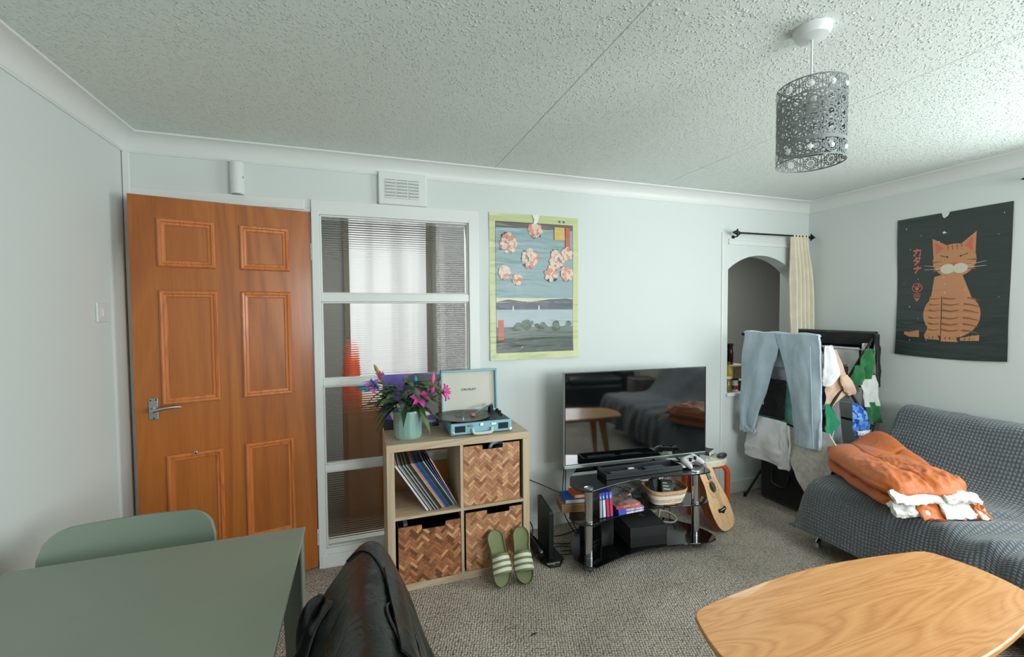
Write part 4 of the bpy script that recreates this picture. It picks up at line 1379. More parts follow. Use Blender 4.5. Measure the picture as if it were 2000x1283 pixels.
# left end: books sticking out behind the leg
def bookbox(nm, x0, x1, y0, y1, z0, z1, col, label, cat_, rot=0, grp=None):
    o = thing(nm, ((x0 + x1) / 2, (y0 + y1) / 2, z0), label, cat_, grp)
    X2 = Matrix.Translation(((x0 + x1) / 2, (y0 + y1) / 2, z0)) @ Matrix.Rotation(radians(rot), 4, 'Z')
    w2, d2 = (x1 - x0) / 2, (y1 - y0) / 2
    mb = MB(); mb.X = X2
    mb.box(-w2, w2, -d2, d2, 0, .0025); mb.box(-w2, w2, -d2, d2, z1 - z0 - .0025, z1 - z0); mb.box(-w2, -w2 + .003, -d2, d2, 0, z1 - z0)
    b_ = mb.build('cover', M(label[:20], col, .5), o, bevel=.0012)
    mb = MB(); mb.X = X2; mb.box(-w2 + .003, w2 - .004, -d2 + .004, d2 - .004, .0027, z1 - z0 - .0027); mb.build('pages', M('page edges ' + label[:8], (200, 190, 168), .8), o)
o = thing('wooden_box', (2.29, -.33, MZ), 'flat brown wooden box on the middle shelf behind the left chrome leg', 'box')
mb = MB(); mb.X = Matrix.Translation((2.285, -.335, MZ)) @ Matrix.Rotation(radians(-12), 4, 'Z')
mb.box(-.115, .115, -.07, .07, .0006, .044); b_ = mb.build('body', M('brown box wood', (128, 94, 54), .6, nz=(8, 14, (1, 1, 5))), o, bevel=.002)
mb = MB(); mb.X = Matrix.Translation((2.285, -.335, MZ)) @ Matrix.Rotation(radians(-12), 4, 'Z'); mb.box(-.117, .117, -.072, .072, .0442, .050); mb.build('lid', M('brown lid wood', (140, 104, 62), .6, nz=(8, 14, (1, 1, 5))), o, bevel=.002)
bookbox('book', 2.19, 2.39, -.40, -.27, MZ + .0505, MZ + .076, (24, 92, 176), 'blue book lying on the flat brown wooden box', 'book', -10)
bookbox('book', 2.245, 2.40, -.395, -.285, MZ + .0765, MZ + .098, (214, 96, 56), 'orange book on top of the blue book', 'book', -8)
# clear plastic packs
m_clear = glass('clear plastic', (225, 235, 238), .05, 1.3)
def crumple(name, cx, cy, z0, rx, ry, h, mat_, label, cat_, seed, n=22):
    mb = MB()
    def fn(u, v_):
        a = 2 * PI * u; tt = PI * v_
        k = 1 + .28 * fbm(cos(a) * 2 + seed, sin(a) * 2, v_ * 3) + .12 * fbm(cos(a) * 6, sin(a) * 6 + seed, v_ * 8)
        sx = math.copysign(abs(cos(a)) ** .6, cos(a)); sy = math.copysign(abs(sin(a)) ** .6, sin(a))
        r_ = sin(tt) ** .5 if 0 < v_ < 1 else 0
        return (cx + rx * sx * r_ * k, cy + ry * sy * r_ * k, max(z0 + .0005, z0 + h * .5 - h * .5 * cos(tt) * k))
    mb.grid(fn, n, 12, True)
    return tag(rebase(mb.build(name, mat_, smooth=25), (cx, cy, z0)), label, cat_)
crumple('plastic_wrap', 2.575, -.36, MZ, .055, .07, .085, m_clear, 'crumpled clear plastic wrap behind the flat game cases', 'plastic wrap', 3)
t = thing('clear_case', (2.655, -.44, MZ), 'clear plastic case between the flat game cases and the woven basket', 'case')
mb = MB(); mb.X = Matrix.Translation((2.655, -.43, MZ + .001)) @ Matrix.Rotation(radians(-28), 4, 'Z')
for a_ in ((-.045, .045, -.05, .05, 0, .003), (-.045, .045, -.05, -.047, 0, .055), (-.045, .045, .047, .05, 0, .055), (-.045, -.042, -.05, .05, 0, .055), (.042, .045, -.05, .05, 0, .055)):
    mb.box(*a_)
mb.build('tub', m_clear, t, bevel=.001)
mb = MB(); mb.X = Matrix.Translation((2.655, -.43, MZ + .058)) @ Matrix.Rotation(radians(-28), 4, 'Z'); mb.box(-.047, .047, -.052, .052, 0, .004); mb.build('lid', m_clear, t, bevel=.001)
bookbox('paper_pad', 2.50, 2.74, -.335, -.215, MZ + .0004, MZ + .032, (196, 196, 190), 'pale paper pad at the back of the middle shelf', 'paper pad', -14)
bookbox('magazine', 2.66, 2.82, -.30, -.20, MZ + .0330, MZ + .048, (206, 206, 200), 'white magazine lying on the pale paper pad', 'magazine', 10)

# ---- woven basket
t = thing('woven_basket', (2.832, -.430, MZ), 'tan and white woven rope basket on the middle shelf', 'basket')
m_jute = M('jute rope', (186, 144, 104), .9, nz=(90, 24), bump=(160, .6, .004)); m_rope = M('white rope', (222, 220, 210), .9, nz=(90, 8), bump=(160, .6, .004)); m_mixr = M('mixed rope', (204, 176, 144), .9, nz=(140, 34), bump=(160, .6, .004))
rows = [m_rope, m_rope, m_mixr, m_mixr, m_mixr, m_rope, m_rope, m_rope, m_jute, m_jute, m_mixr, m_jute]
def sq(a, rx, ry, p=.55):
    return (rx * math.copysign(abs(cos(a)) ** p, cos(a)), ry * math.copysign(abs(sin(a)) ** p, sin(a)))
bx_, by_ = 2.832, -.430
RA = radians(-6)
mb = MB()
for i, m_ in enumerate(rows):
    f_ = i / (len(rows) - 1)
    rx, ry = lerp(.098, .128, f_ ** .8), lerp(.070, .092, f_ ** .8)
    z = MZ + .0052 + i * .0076
    pts = []
    for k in range(40):
        a = 2 * PI * k / 40
        x_, y_ = sq(a, rx, ry)
        pts.append((bx_ + x_ * cos(RA) - y_ * sin(RA), by_ + x_ * sin(RA) + y_ * cos(RA), z + .0035 * f_ * cos(2 * a)))
    mb.cur = {m_rope: 0, m_mixr: 1, m_jute: 2}[m_]
    mb.tube(pts, .0046, 8, closed=True)
mb.cur = 2
mb.lathe([(0, MZ + .001), (.085, MZ + .001), (.088, MZ + .006), (0, MZ + .006)], bx_, by_, 24)
mb.build('body', [m_rope, m_mixr, m_jute], t, smooth=60)
mb = MB()
X3 = Matrix.Translation((2.836, -.447, MZ + .090)) @ Matrix.Rotation(radians(-25), 4, 'Z') @ Matrix.Rotation(radians(55), 4, 'X') @ Matrix.Rotation(radians(12), 4, 'Y')
t = thing('power_adapter', (2.836, -.447, MZ + .09), 'black power adapter with pale print standing in the woven basket', 'adapter')
mb.X = X3; mb.box(-.038, .038, -.040, .040, -.014, .014); b_ = mb.build('body', m_black, t, bevel=.004)
for k in range(3):
    mb = MB(); mb.X = X3; mb.box(-.026, .018 - k * .008, -.022 + k * .018, -.016 + k * .018, .0142, .0146); mb.build('print', M('pale print ' + str(k), (170, 180, 176), .5), b_)
mb = MB(); mb.tube(cat([(2.858, -.415, MZ + .125), (2.888, -.395, MZ + .165), (2.883, -.38, MZ + .15), (2.868, -.375, MZ + .07)], 14), .003, 6); mb.build('lead', m_black, t, smooth=60)
t = thing('camera_case', (2.788, -.40, MZ + .07), 'dark grey pouch behind the power adapter in the basket', 'pouch')
mb = MB(); mb.X = Matrix.Translation((2.788, -.400, MZ + .075)) @ Matrix.Rotation(radians(20), 4, 'Z') @ Matrix.Rotation(radians(-15), 4, 'X'); mb.box(-.032, .032, -.018, .018, -.055, .055); mb.build('pouch', M('dark grey cloth', (52, 56, 56), .8), t, bevel=.008)
mb = MB(); mb.X = Matrix.Translation((2.788, -.400, MZ + .075)) @ Matrix.Rotation(radians(20), 4, 'Z') @ Matrix.Rotation(radians(-15), 4, 'X'); mb.box(-.033, .033, -.020, -.0175, .005, .054); mb.build('flap', M('grey cloth flap', (66, 70, 70), .8), t, bevel=.002)

# ---- black box on the bottom shelf
X4 = Matrix.Translation((2.525, -.525, .0606)) @ Matrix.Rotation(radians(-8.5), 4, 'Z')
t = thing('storage_box', tuple(X4 @ Vector((.118, .12, 0))), 'matt black lidded cardboard box on the bottom glass shelf', 'box')
mb = MB(); mb.X = X4; mb.box(.002, .233, .002, .238, 0, .085); mb.build('box_body', m_mblack, t, bevel=.0015)
mb = MB(); mb.X = X4; mb.box(0, .235, 0, .240, .060, .116); ld = mb.build('lid', M('black lid', (32, 36, 38), .7), t, bevel=.002)
mb = MB(); mb.X = X4
for st in ([(.128, .148), (.140, .158), (.150, .150), (.158, .128)], [(.140, .158), (.150, .172)], [(.134, .138), (.152, .142)]):
    P = stroke(st, .0032)
    mb.add([(p[0], p[1], .1164) for p in P], [tuple(range(len(P)))])
mb.build('emblem', M('silver print', (170, 178, 174), .4), ld)
# small black box at the back left of the bottom shelf
t = thing('set_top_box', (2.36, -.36, .0605), 'small black set-top box at the left of the bottom glass shelf', 'set-top box')
mb = MB(); mb.X = Matrix.Translation((2.36, -.36, .0606)) @ Matrix.Rotation(radians(20), 4, 'Z'); mb.box(-.05, .05, -.045, .045, 0, .13); mb.build('body', m_black, t, bevel=.005)
mb = MB(); mb.X = Matrix.Translation((2.36, -.36, .0606)) @ Matrix.Rotation(radians(20), 4, 'Z'); mb.box(-.035, .035, -.0465, -.045, .02, .10); mb.build('front_panel', m_bglass, t)

# ---- upright modem on its base
t = thing('upright_modem', (2.085, -.33, 0), 'black upright modem on a base standing beside the cube shelf', 'modem')
mb = MB()
mb.prism([(2.030, -.235), (2.020, -.395), (2.050, -.458), (2.110, -.462), (2.160, -.405), (2.150, -.26), (2.10, -.225)], .0005, .016, 'z')
bs_ = mb.build('base', m_black, t, bevel=.004)
mb = MB()
mb.prism([(-.235, .017), (-.405, .017), (-.410, .285), (-.400, .295), (-.235, .33)], 2.065, 2.092, 'x')
mb.build('slab', M('black modem shell', (24, 28, 26), .35), t, bevel=.004)
mb = MB(); mb.prism([(-.240, .03), (-.398, .03), (-.402, .280), (-.242, .318)], 2.0925, 2.0975, 'x'); mb.build('side_panel', M('dark modem panel', (18, 22, 22), .25), t, bevel=.002)
text_mesh('lettering', 'blagtop', .026, M('grey print', (214, 220, 216), .5), bs_, Matrix.Translation((2.078, -.440, .0168)) @ Matrix.Rotation(radians(0), 4, 'Z'))
# black handset lying against it
t = thing('handset', (2.03, -.33, 0), 'glossy black handset lying against the upright modem', 'handset')
mb = MB(); mb.tube(cat([(1.985, -.20, .105), (2.00, -.26, .10), (2.015, -.33, .07), (2.03, -.40, .040)], 16), [.012, .016, .018, .019, .020, .021, .022, .024, .026, .028, .030, .032, .033, .033, .030, .022, .006], 14)
mb.build('body', M('gloss black', (14, 15, 16), .12), t, smooth=60)
mb = MB(); mb.tube(cat([(1.985, -.20, .105), (1.99, -.19, .14), (2.02, -.20, .16), (2.04, -.22, .12), (2.02, -.24, .05)], 16), .004, 6); mb.build('loop', m_black, t, smooth=60)

# ---- cables
def cable(name, pts, r_, mat_, label, n=40, cat_='cable', grp=None):
    mb = MB(); mb.tube(cat(pts, n), r_, 6)
    o = mb.build(name, mat_, smooth=60)
    lo = min(pts, key=lambda p: p[2])
    return tag(rebase(o, tuple(lo)), label, cat_, grp)
m_cab = M('black cable', (18, 18, 19), .5)
cable('cable', [(2.262, -.205, .52), (2.262, -.19, .40), (2.27, -.16, .30), (2.285, -.14, .16), (2.33, -.13, .06), (2.35, -.20, .006), (2.30, -.26, .006), (2.20, -.24, .006), (2.14, -.20, .006)], .0032, m_cab, 'black cable hanging straight from the left end of the television to the carpet')
cable('cable', [(2.275, -.20, .52), (2.278, -.185, .38), (2.30, -.15, .22), (2.36, -.15, .05), (2.38, -.24, .006), (2.30, -.34, .006), (2.18, -.32, .006)], .003, m_cab, 'second black cable hanging from the television just right of the first')
cable('cable', [(1.957, -.02, .405), (2.02, -.022, .385), (2.10, -.03, .34), (2.18, -.06, .305), (2.25, -.20, .292)], .0028, m_cab, 'thin black cable sagging along the wall from the cube shelf to the television stand')
cable('cable', [(2.10, -.22, .10), (2.16, -.18, .05), (2.22, -.16, .010), (2.34, -.14, .008), (2.46, -.13, .03), (2.50, -.14, .10)], .003, m_cab, 'black cable curling over the carpet behind the upright modem')
cable('cable', [(2.11, -.32, .012), (2.17, -.36, .006), (2.25, -.37, .006), (2.27, -.35, .006), (2.24, -.29, .006), (2.18, -.27, .006), (2.13, -.30, .02)], .0026, m_cab, 'thin black cable looped on the carpet right of the modem base')
m_cream2 = M('cream cable', (206, 196, 172), .6)
cable('cable', [(2.80, -.22, .068), (2.88, -.30, .075), (2.92, -.27, .15), (2.90, -.25, .17), (2.86, -.24, .15)], .006, m_cream2, 'thick cream cable arching beside the black box')
cable('cable', [(2.84, -.28, .10), (2.90, -.27, .115), (2.98, -.29, .10), (3.01, -.33, .072), (2.96, -.36, .067), (2.90, -.33, .068)], .006, m_cream2, 'cream cable loop lying right of the black box')
cable('cable', [(2.98, -.20, .17), (3.00, -.22, .08), (2.95, -.26, .16), (3.02, -.25, .12), (2.99, -.29, .067), (2.93, -.42, .064)], .0028, m_cab, 'tangled thin black cable under the woven basket')

# ------------------------------------------------------------------ orange stool, guitar, bits
t = thing('step_stool', (3.475, -.13, 0), 'orange tubular stool with a cream seat behind the guitar', 'stool')
m_otube = M('orange tube', (226, 92, 36), .3, coat=.3)
SZ = .325
for y, xs, xe in ((-.06, 3.30, 3.535), (-.175, 3.25, 3.592)):
    mb = MB()
    pts = [(xs, y, .001), (xs, y, SZ - .09)] + [(xs + .075 - .075 * cos(a), y, SZ - .09 + .075 * sin(a)) for a in [PI / 2 * i / 8 for i in range(1, 9)]]
    pts += [(xe - .075 + .075 * sin(a), y, SZ - .09 + .075 * cos(a)) for a in [PI / 2 * i / 8 for i in range(9)]] + [(xe, y, .001)]
    mb.tube(pts, .0195, 16)
    mb.build('frame_hoop', m_otube, t, smooth=60)
mb = MB()
pr = [sq(2 * PI * i / 40, .150, .100, .8) for i in range(40)]
mb.prism([(3.430 + a, -.14 + b) for a, b in pr], SZ + .001, SZ + .046)
mb.build('seat', M('cream seat', (216, 210, 188), .6, nz=(30, 8)), t, bevel=.008, smooth=50)
SZT = SZ + .0465
t = thing('card_box', (3.50, -.10, SZT), 'small black box with a white end lying on the cream stool seat', 'box')
X5 = Matrix.Translation((3.475, -.10, SZT + .006)) @ Matrix.Rotation(radians(28), 4, 'Z') @ Matrix.Rotation(radians(-4), 4, 'X')
mb = MB(); mb.X = X5; mb.box(-.055, .055, -.035, .035, 0, .030); b_ = mb.build('body', M('dark box', (52, 54, 54), .5), t, bevel=.002)
mb = MB(); mb.X = X5; mb.box(-.054, .054, -.0365, -.035, .002, .028); mb.build('white_end', M('printed white', (216, 216, 212), .5, nz=(60, 40)), b_)
mb = MB(); mb.X = X5; mb.tube([(-.050, .02, .030), (-.03, .025, .045), (.02, .025, .046), (.045, .02, .031)], .003, 6); mb.build('strap', m_black, t, smooth=60)
mb = MB(); mb.X = Matrix.Translation((3.530, -.185, SZT + .0155)) @ Matrix.Rotation(radians(25), 4, 'Z')
mb.ball((0, 0, 0), (.060, .030, .015), 20, 10)
tag(rebase(mb.build('computer_mouse', M('black mouse', (34, 37, 38), .3), smooth=60), (3.565, -.175, SZT)), 'black rounded mouse at the front edge of the cream stool seat', 'mouse')
mb = MB(); mb.X = Matrix.Translation((3.385, -.15, SZT + .0005)) @ Matrix.Rotation(radians(-12), 4, 'Z'); mb.box(-.06, .06, -.05, .05, 0, .010)
tag(rebase(mb.build('notebook', M('grey patterned notebook', (178, 176, 168), .6, nz=(70, 40)), bevel=.001), (3.42, -.15, SZT)), 'grey patterned notebook on the cream stool seat', 'notebook')

# ---- small guitar leaning
GM = Matrix.Translation((3.322, -.462, .008)) @ Matrix.Rotation(radians(-9), 4, 'Y') @ Matrix.Rotation(radians(-24), 4, 'X') @ Matrix.Rotation(radians(24), 4, 'Z')
t = thing('guitar', (3.26, -.46, 0), 'small pale wooden acoustic guitar leaning beside the television stand', 'guitar')
# local: x across, z along the length, -y is the face
half = [(0, .0), (.0008, .03), (.006, .062), (.022, .092), (.055, .115), (.10, .126), (.15, .127), (.19, .124), (.235, .108), (.27, .095), (.30, .091), (.34, .094), (.375, .090), (.40, .070), (.413, .040), (.418, 0)]
prof = cat([(z, r_, 0) for z, r_ in half], 52)
outl = [(max(0, p.y), p.x) for p in prof]
poly = [(a, z) for a, z in outl] + [(-a, z) for a, z in outl[-2:0:-1]]
m_spr = wood('guitar spruce', (214, 168, 122), (232, 190, 144), (238, 200, 156), 'z', 1.5, .35, .3, 8, .12)
m_gside = M('guitar side mahogany', (120, 66, 32), .35, nz=(10, 16, (1, 1, .2)), coat=.3)
mb = MB(); mb.X = GM; mb.prism(poly, 0, .055, 'y'); mb.build('body', m_gside, t, smooth=50)
mb = MB(); mb.X = GM; mb.prism(poly, -.003, -.0002, 'y'); top = mb.build('soundboard', m_spr, t)
mb = MB(); mb.X = GM
mb.prism([(.036 * cos(2 * PI * i / 28), .270 + .036 * sin(2 * PI * i / 28)) for i in range(28)], -.0036, -.0031, 'y'); mb.build('sound_hole', M('sound hole', (44, 24, 14), .8), top)
mb = MB(); mb.X = GM
for r_ in (.040, .044):
    mb.tube([(r_ * cos(2 * PI * i / 36), -.0032, .270 + r_ * sin(2 * PI * i / 36)) for i in range(36)], .0006, 5, closed=True)
mb.build('rosette', M('rosette inlay', (70, 44, 30), .5), top)
mb = MB(); mb.X = GM
mb.prism([(-.050, .115), (-.046, .135), (.0, .130), (.046, .135), (.050, .115), (.02, .108), (0, .098), (-.02, .108)], -.011, -.003, 'y'); br = mb.build('bridge', m_black, top, bevel=.001)
mb = MB(); mb.X = GM; mb.box(-.032, .032, -.014, -.011, .121, .124); mb.build('saddle', m_white, br)
rr = random.Random(5)
mb = MB(); mb.X = GM
for k in range(16):
    a = lerp(-2.5, .9, k / 15) + (PI if k % 2 else 0); a = 2 * PI * k / 16
    if abs(sin(a) - 1) < .25:
        continue
    r0 = .052
    for q in range(3):
        st = [((r0 + .006 * q) * cos(a + .12 * q), .270 + (r0 + .006 * q) * sin(a + .12 * q)), ((r0 + .008 + .007 * q) * cos(a + .2 + .1 * q), .270 + (r0 + .008 + .007 * q) * sin(a + .2 + .1 * q)), ((r0 + .014) * cos(a + .05), .270 + (r0 + .014 + .004 * q) * sin(a + .05))]
        P = stroke(st, .0014)
        mb.add([(p[0], -.00335, p[1]) for p in P], [tuple(range(len(P)))])
mb.build('engraving', M('burnt engraving', (96, 60, 36), .7), top)
m_fret = M('dark fretboard', (58, 52, 50), .5)
mb = MB(); mb.X = GM; mb.box(-.021, .021, -.009, -.003, .318, .62); nk = mb.build('fretboard', m_fret, t, bevel=.001)
mb = MB(); mb.X = GM; mb.box(-.020, .020, -.0029, .014, .419, .62); mb.build('neck', M('neck wood', (130, 80, 44), .4), t, bevel=.006)
for k in range(11):
    z = .34 + k * .025
    mb = MB(); mb.X = GM; mb.box(-.020, .020, -.0102, -.009, z, z + .0016); mb.build('fret', m_alu, nk)
mb = MB(); mb.X = GM; mb.prism([(-.022, .621), (.022, .621), (.028, .72), (-.028, .72)], -.006, .010, 'y'); hd_ = mb.build('headstock', m_gside, t, bevel=.002)
for sgn in (-1, 1):
    for k in range(3):
        mb = MB(); mb.X = GM; mb.cyl((sgn * .028, .003, .645 + k * .025), (sgn * .044, .003, .645 + k * .025), .005, n=8); mb.build('tuning_peg', m_alu, hd_, smooth=50)
for k in range(6):
    x_ = -.0155 + k * .0062
    mb = MB(); mb.X = GM; mb.tube([(x_ * 1.25, -.0135, .122), (x_, -.0108, .63)], .0005, 5); mb.build('string', m_alu, t)
# ------------------------------------------------------------------ concertina clothes airer in the corner
AX0, AX1, AY0, AY1, AZ = 3.855, 4.405, -.09, -.625, 1.252
t = thing('clothes_airer', (4.13, -.35, 0), 'black folding clothes airer standing in the corner under the arched hatch', 'clothes airer')
ZM = .640
m_thin = M('pale grey coated wire', (176, 180, 178), .5)
for y in (AY0, AY1):
    for (a, b) in (((AX0, AZ), (AX1, ZM)), ((AX1, AZ), (AX0, ZM)), ((AX0, ZM), (AX1, .012)), ((AX1, ZM), (AX0, .012))):
        dy = .006 if a[0] < b[0] else -.006
        mb = MB(); mb.tube([(a[0], y + dy, a[1]), (b[0], y + dy, b[1])], .0085, 8); mb.build('leg', m_mblack, t, smooth=60)
    for z in (.95, .326):
        mb = MB(); mb.cyl((4.13, y - .017, z), (4.13, y + .017, z), .010, n=12); mb.build('pivot', m_chrome, t)
for x, z in ((AX0, AZ), (AX1, AZ), (AX0, ZM), (AX1, ZM), (4.13, .95)):
    mb = MB(); mb.tube([(x, AY0 + .03, z), (x, AY1 - .012, z)], .0085, 8); mb.build('rail', m_mblack, t, smooth=60)
for x, z in ((3.95, 1.146), (4.04, 1.046), (4.22, 1.046), (4.32, 1.157), (3.99, .79), (4.25, .79)):
    mb = MB(); mb.tube([(x, AY0, z), (x, AY1, z)], .004, 8); mb.build('rail', m_thin, t, smooth=60)
for y in (AY0 + .034, AY1 - .016):
    for x in (AX0, AX1):
        mb = MB(); mb.ball((x, y, AZ), .014, 10, 8); mb.build('end_cap', m_black, t, smooth=60)
for y in (AY0, AY1):
    for x in (AX0, AX1):
        mb = MB(); mb.cyl((x, y, .0), (x, y, .03), .011, n=10); mb.build('foot', m_black, t, smooth=50)

def garment(mb, rows, n=(-1, 0, 0), nu=22, nv=26, amp=.010, freq=3, th=.006, seed=0, puff=0):
    """cloth through rows of (left point, right point), top to bottom, wrinkled along n"""
    Ls = cat([r_[0] for r_ in rows], nv); Rs = cat([r_[1] for r_ in rows], nv)
    n = Vector(n)
    def fn(u, v_):
        x = v_ * nv; i = min(int(x), nv - 1); f_ = x - i
        a = Ls[i].lerp(Ls[i + 1], f_); b = Rs[i].lerp(Rs[i + 1], f_)
        p = a.lerp(b, u)
        w_ = amp * (sin(u * freq * 2 * PI + seed + 1.2 * sin(v_ * 3 + seed)) * (.35 + .65 * v_) + 1.1 * fbm(u * 4 + seed, v_ * 5, seed) + .5 * fbm(u * 11 + seed, v_ * 12, seed + 5))
        return p + n * (w_ + puff * sin(PI * u) * sin(PI * min(1, v_ * 1.1)))
    mb.slab(fn, nu, nv, th)
    return fn
def rowsx(x, L):
    """rows in the plane x=const from (z, y_left, y_right[, dx])"""
    return [((x + (r_[3] if len(r_) > 3 else 0), r_[1], r_[0]), (x + (r_[3] if len(r_) > 3 else 0), r_[2], r_[0])) for r_ in L]
def rowsy(y, L):
    return [((r_[1], y + (r_[3] if len(r_) > 3 else 0), r_[0]), (r_[2], y + (r_[3] if len(r_) > 3 else 0), r_[0])) for r_ in L]
def cloth_thing(name, mbs, mats, label, cat_, base, group=None):
    """mbs: list of (partname, MB, material); one part -> a single mesh thing"""
    if len(mbs) == 1:
        o = mbs[0][1].build(name, mats[0], smooth=80)
        return tag(rebase(o, base), label, cat_, group)
    t_ = thing(name, base, label, cat_, group)
    for (pn, mb, ), m_ in zip([(a, b) for a, b in mbs], mats):
        mb.build(pn, m_, t_, smooth=80)
    return t_

# pale blue jeans over the front rail
m_jean = M('pale denim', (170, 188, 200), .85, nz=(7, 16, (1, 1, .6)), bump=(420, .25, .001), sheen=.2)
m_jean2 = M('denim seam', (176, 192, 202), .85)
mbL = MB()
garment(mbL, rowsx(3.832, [(1.268, -.095, -.37), (1.22, -.098, -.385), (1.13, -.094, -.375, -.006), (1.03, -.090, -.345, -.012), (.92, -.090, -.315, -.015), (.78, -.088, -.275, -.016), (.66, -.088, -.235, -.016), (.58, -.092, -.215, -.018), (.535, -.100, -.205, -.018)]), amp=.010, freq=1.3, th=.018, seed=1, puff=.02)
mbR = MB()
garment(mbR, rowsx(3.828, [(1.268, -.365, -.665), (1.20, -.385, -.672), (1.10, -.425, -.680, -.004), (.98, -.462, -.688, -.008), (.86, -.490, -.690, -.010), (.74, -.502, -.692, -.012), (.64, -.512, -.694, -.014), (.535, -.520, -.694, -.014)]), amp=.009, freq=1.2, th=.018, seed=4, puff=.022)
mbT = MB()
mbT.slab(lambda u, v_: (3.832 + .034 * (1 - cos(PI * v_)) / 2 * 1.4, lerp(-.085, -.640, u), 1.262 + .012 * sin(PI * v_) + .004 * sin(u * 17)), 30, 8, .010)
mbB = MB()
garment(mbB, rowsx(3.886, [(1.262, -.10, -.60), (1.20, -.11, -.60), (1.12, -.12, -.59), (1.03, -.16, -.56)]), n=(1, 0, 0), amp=.006, freq=2, th=.008, seed=2)
mbS = MB()
for yy, z0, z1 in ((-.665, 1.2, .55),):
    mbS.tube([(3.790, lerp(yy + .03, yy - .004, i / 10), lerp(z0, z1, i / 10)) for i in range(11)], .0022, 5)
mbH = MB(); garment(mbH, rowsx(3.806, [(.565, -.090, -.218), (.545, -.088, -.222), (.520, -.096, -.215)]), amp=.004, freq=2, th=.022, seed=3, nv=8)
t = thing('jeans', (3.84, -.38, .52), 'pale blue jeans hanging legs down over the front rail of the airer', 'jeans')
for pn, mb, m_ in (('left_leg', mbL, m_jean), ('right_leg', mbR, m_jean), ('waist', mbT, m_jean), ('back_panel', mbB, m_jean), ('seam', mbS, m_jean2), ('turned_hem', mbH, m_jean2)):
    mb.build(pn, m_, t, smooth=80)

m_wcl = fabric('white cotton', (216, 216, 218), 5); m_cream = fabric('cream cotton', (208, 202, 190), 10); m_blackc = fabric('black cotton', (26, 29, 29), 5)
m_teal2 = fabric('teal towelling', (96, 150, 142), 12, 300); m_green = fabric('green jersey', (26, 96, 50), 10); m_green2 = fabric('bright green jersey', (20, 122, 84), 10)
m_beige = fabric('beige jersey', (202, 172, 150), 10); m_grey = fabric('grey jersey', (120, 124, 128), 10); m_greyb = fabric('slate blue jersey', (60, 96, 130), 10); m_palegrey = fabric('pale grey cotton', (170, 176, 180), 8)
mb = MB(); garment(mb, rowsx(3.90, [(.935, -.175, -.385), (.86, -.172, -.385), (.76, -.168, -.38), (.655, -.165, -.375)]), amp=.006, freq=1, seed=6)
t = cloth_thing('shorts', [('cloth', mb), ('emblem', MB().box(3.886, 3.889, -.215, -.195, .735, .765))], [m_blackc, m_white], 'black shorts with a small white emblem seen between the legs of the jeans', 'shorts', (3.9, -.28, .65))
mb = MB(); garment(mb, rowsx(3.93, [(.92, -.11, -.56), (.80, -.108, -.57), (.68, -.104, -.58), (.57, -.102, -.575)]), amp=.008, freq=2, seed=8)
cloth_thing('towel', [('cloth', mb)], [m_teal2], 'teal towel hanging behind the black shorts', 'towel', (3.93, -.3, .57))
mb = MB(); garment(mb, rowsx(3.945, [(1.155, -.12, -.58), (1.08, -.13, -.58), (1.0, -.14, -.57), (.93, -.15, -.56)]), amp=.010, freq=2.5, seed=9)
cloth_thing('vest', [('cloth', mb)], [m_palegrey], 'pale grey vest hanging behind the top of the jeans', 'vest', (3.945, -.3, .93))
mb = MB(); garment(mb, rowsx(3.842, [(.655, -.125, -.44), (.56, -.128, -.45), (.46, -.112, -.46), (.40, -.105, -.47), (.335, -.100, -.475)]), amp=.012, freq=1.4, seed=12, puff=.02)
mb2 = MB(); garment(mb2, rowsx(3.834, [(.64, -.40, -.47), (.50, -.41, -.485), (.36, -.40, -.475), (.325, -.39, -.47)]), amp=.012, freq=1, seed=13)
t = cloth_thing('white_shirt', [('front', mb), ('sleeve', mb2)], [m_wcl, m_wcl], 'white shirt hanging low under the left leg of the jeans', 'shirt', (3.842, -.28, .33))
mb = MB(); garment(mb, rowsx(3.862, [(.650, -.455, -.72), (.57, -.46, -.775, -.006), (.47, -.468, -.760, -.012), (.39, -.482, -.735, -.016), (.32, -.515, -.705, -.018), (.25, -.56, -.678, -.018), (.212, -.59, -.650, -.018)]), amp=.010, freq=1.5, seed=15, puff=.012)
cloth_thing('lace_cloth', [('cloth', mb)], [M('cream lace', (206, 202, 194), .9, nz=(45, 14), bump=(60, .4, .004))], 'cream lace cloth hanging to a rounded point below the right leg of the jeans', 'cloth', (3.8, -.6, .23))
E1 = -.648
mb = MB(); garment(mb, rowsy(E1, [(1.20, 3.905, 3.975), (1.10, 3.90, 4.02), (1.02, 3.905, 4.045), (.97, 3.905, 4.00), (.935, 3.91, 3.94)]), n=(0, -1, 0), amp=.010, freq=1.5, seed=17, nu=12, nv=16, puff=.015)
cloth_thing('white_tee', [('cloth', mb)], [m_wcl], 'white tee shirt sleeve hanging beside the right leg of the jeans', 'tee shirt', (3.95, E1, .93))
mb = MB(); garment(mb, rowsy(E1 + .022, [(1.17, 3.955, 4.035), (1.08, 3.96, 4.09), (1.0, 3.955, 4.13), (.93, 3.95, 4.165), (.875, 3.95, 4.15), (.80, 3.94, 4.02)]), n=(0, -1, 0), amp=.012, freq=1.5, seed=18, nu=14, nv=18, puff=.015)
mb2 = MB(); garment(mb2, rowsy(E1 - .004, [(1.00, 4.05, 4.11), (.95, 4.05, 4.155), (.90, 4.08, 4.19), (.865, 4.12, 4.195)]), n=(0, -1, 0), amp=.008, freq=1, seed=19, nu=10, nv=10, puff=.03)
cloth_thing('beige_tee', [('body', mb), ('sleeve', mb2)], [m_beige, m_beige], 'beige tee shirt with an open sleeve beside the white tee', 'tee shirt', (4.05, E1, .8))
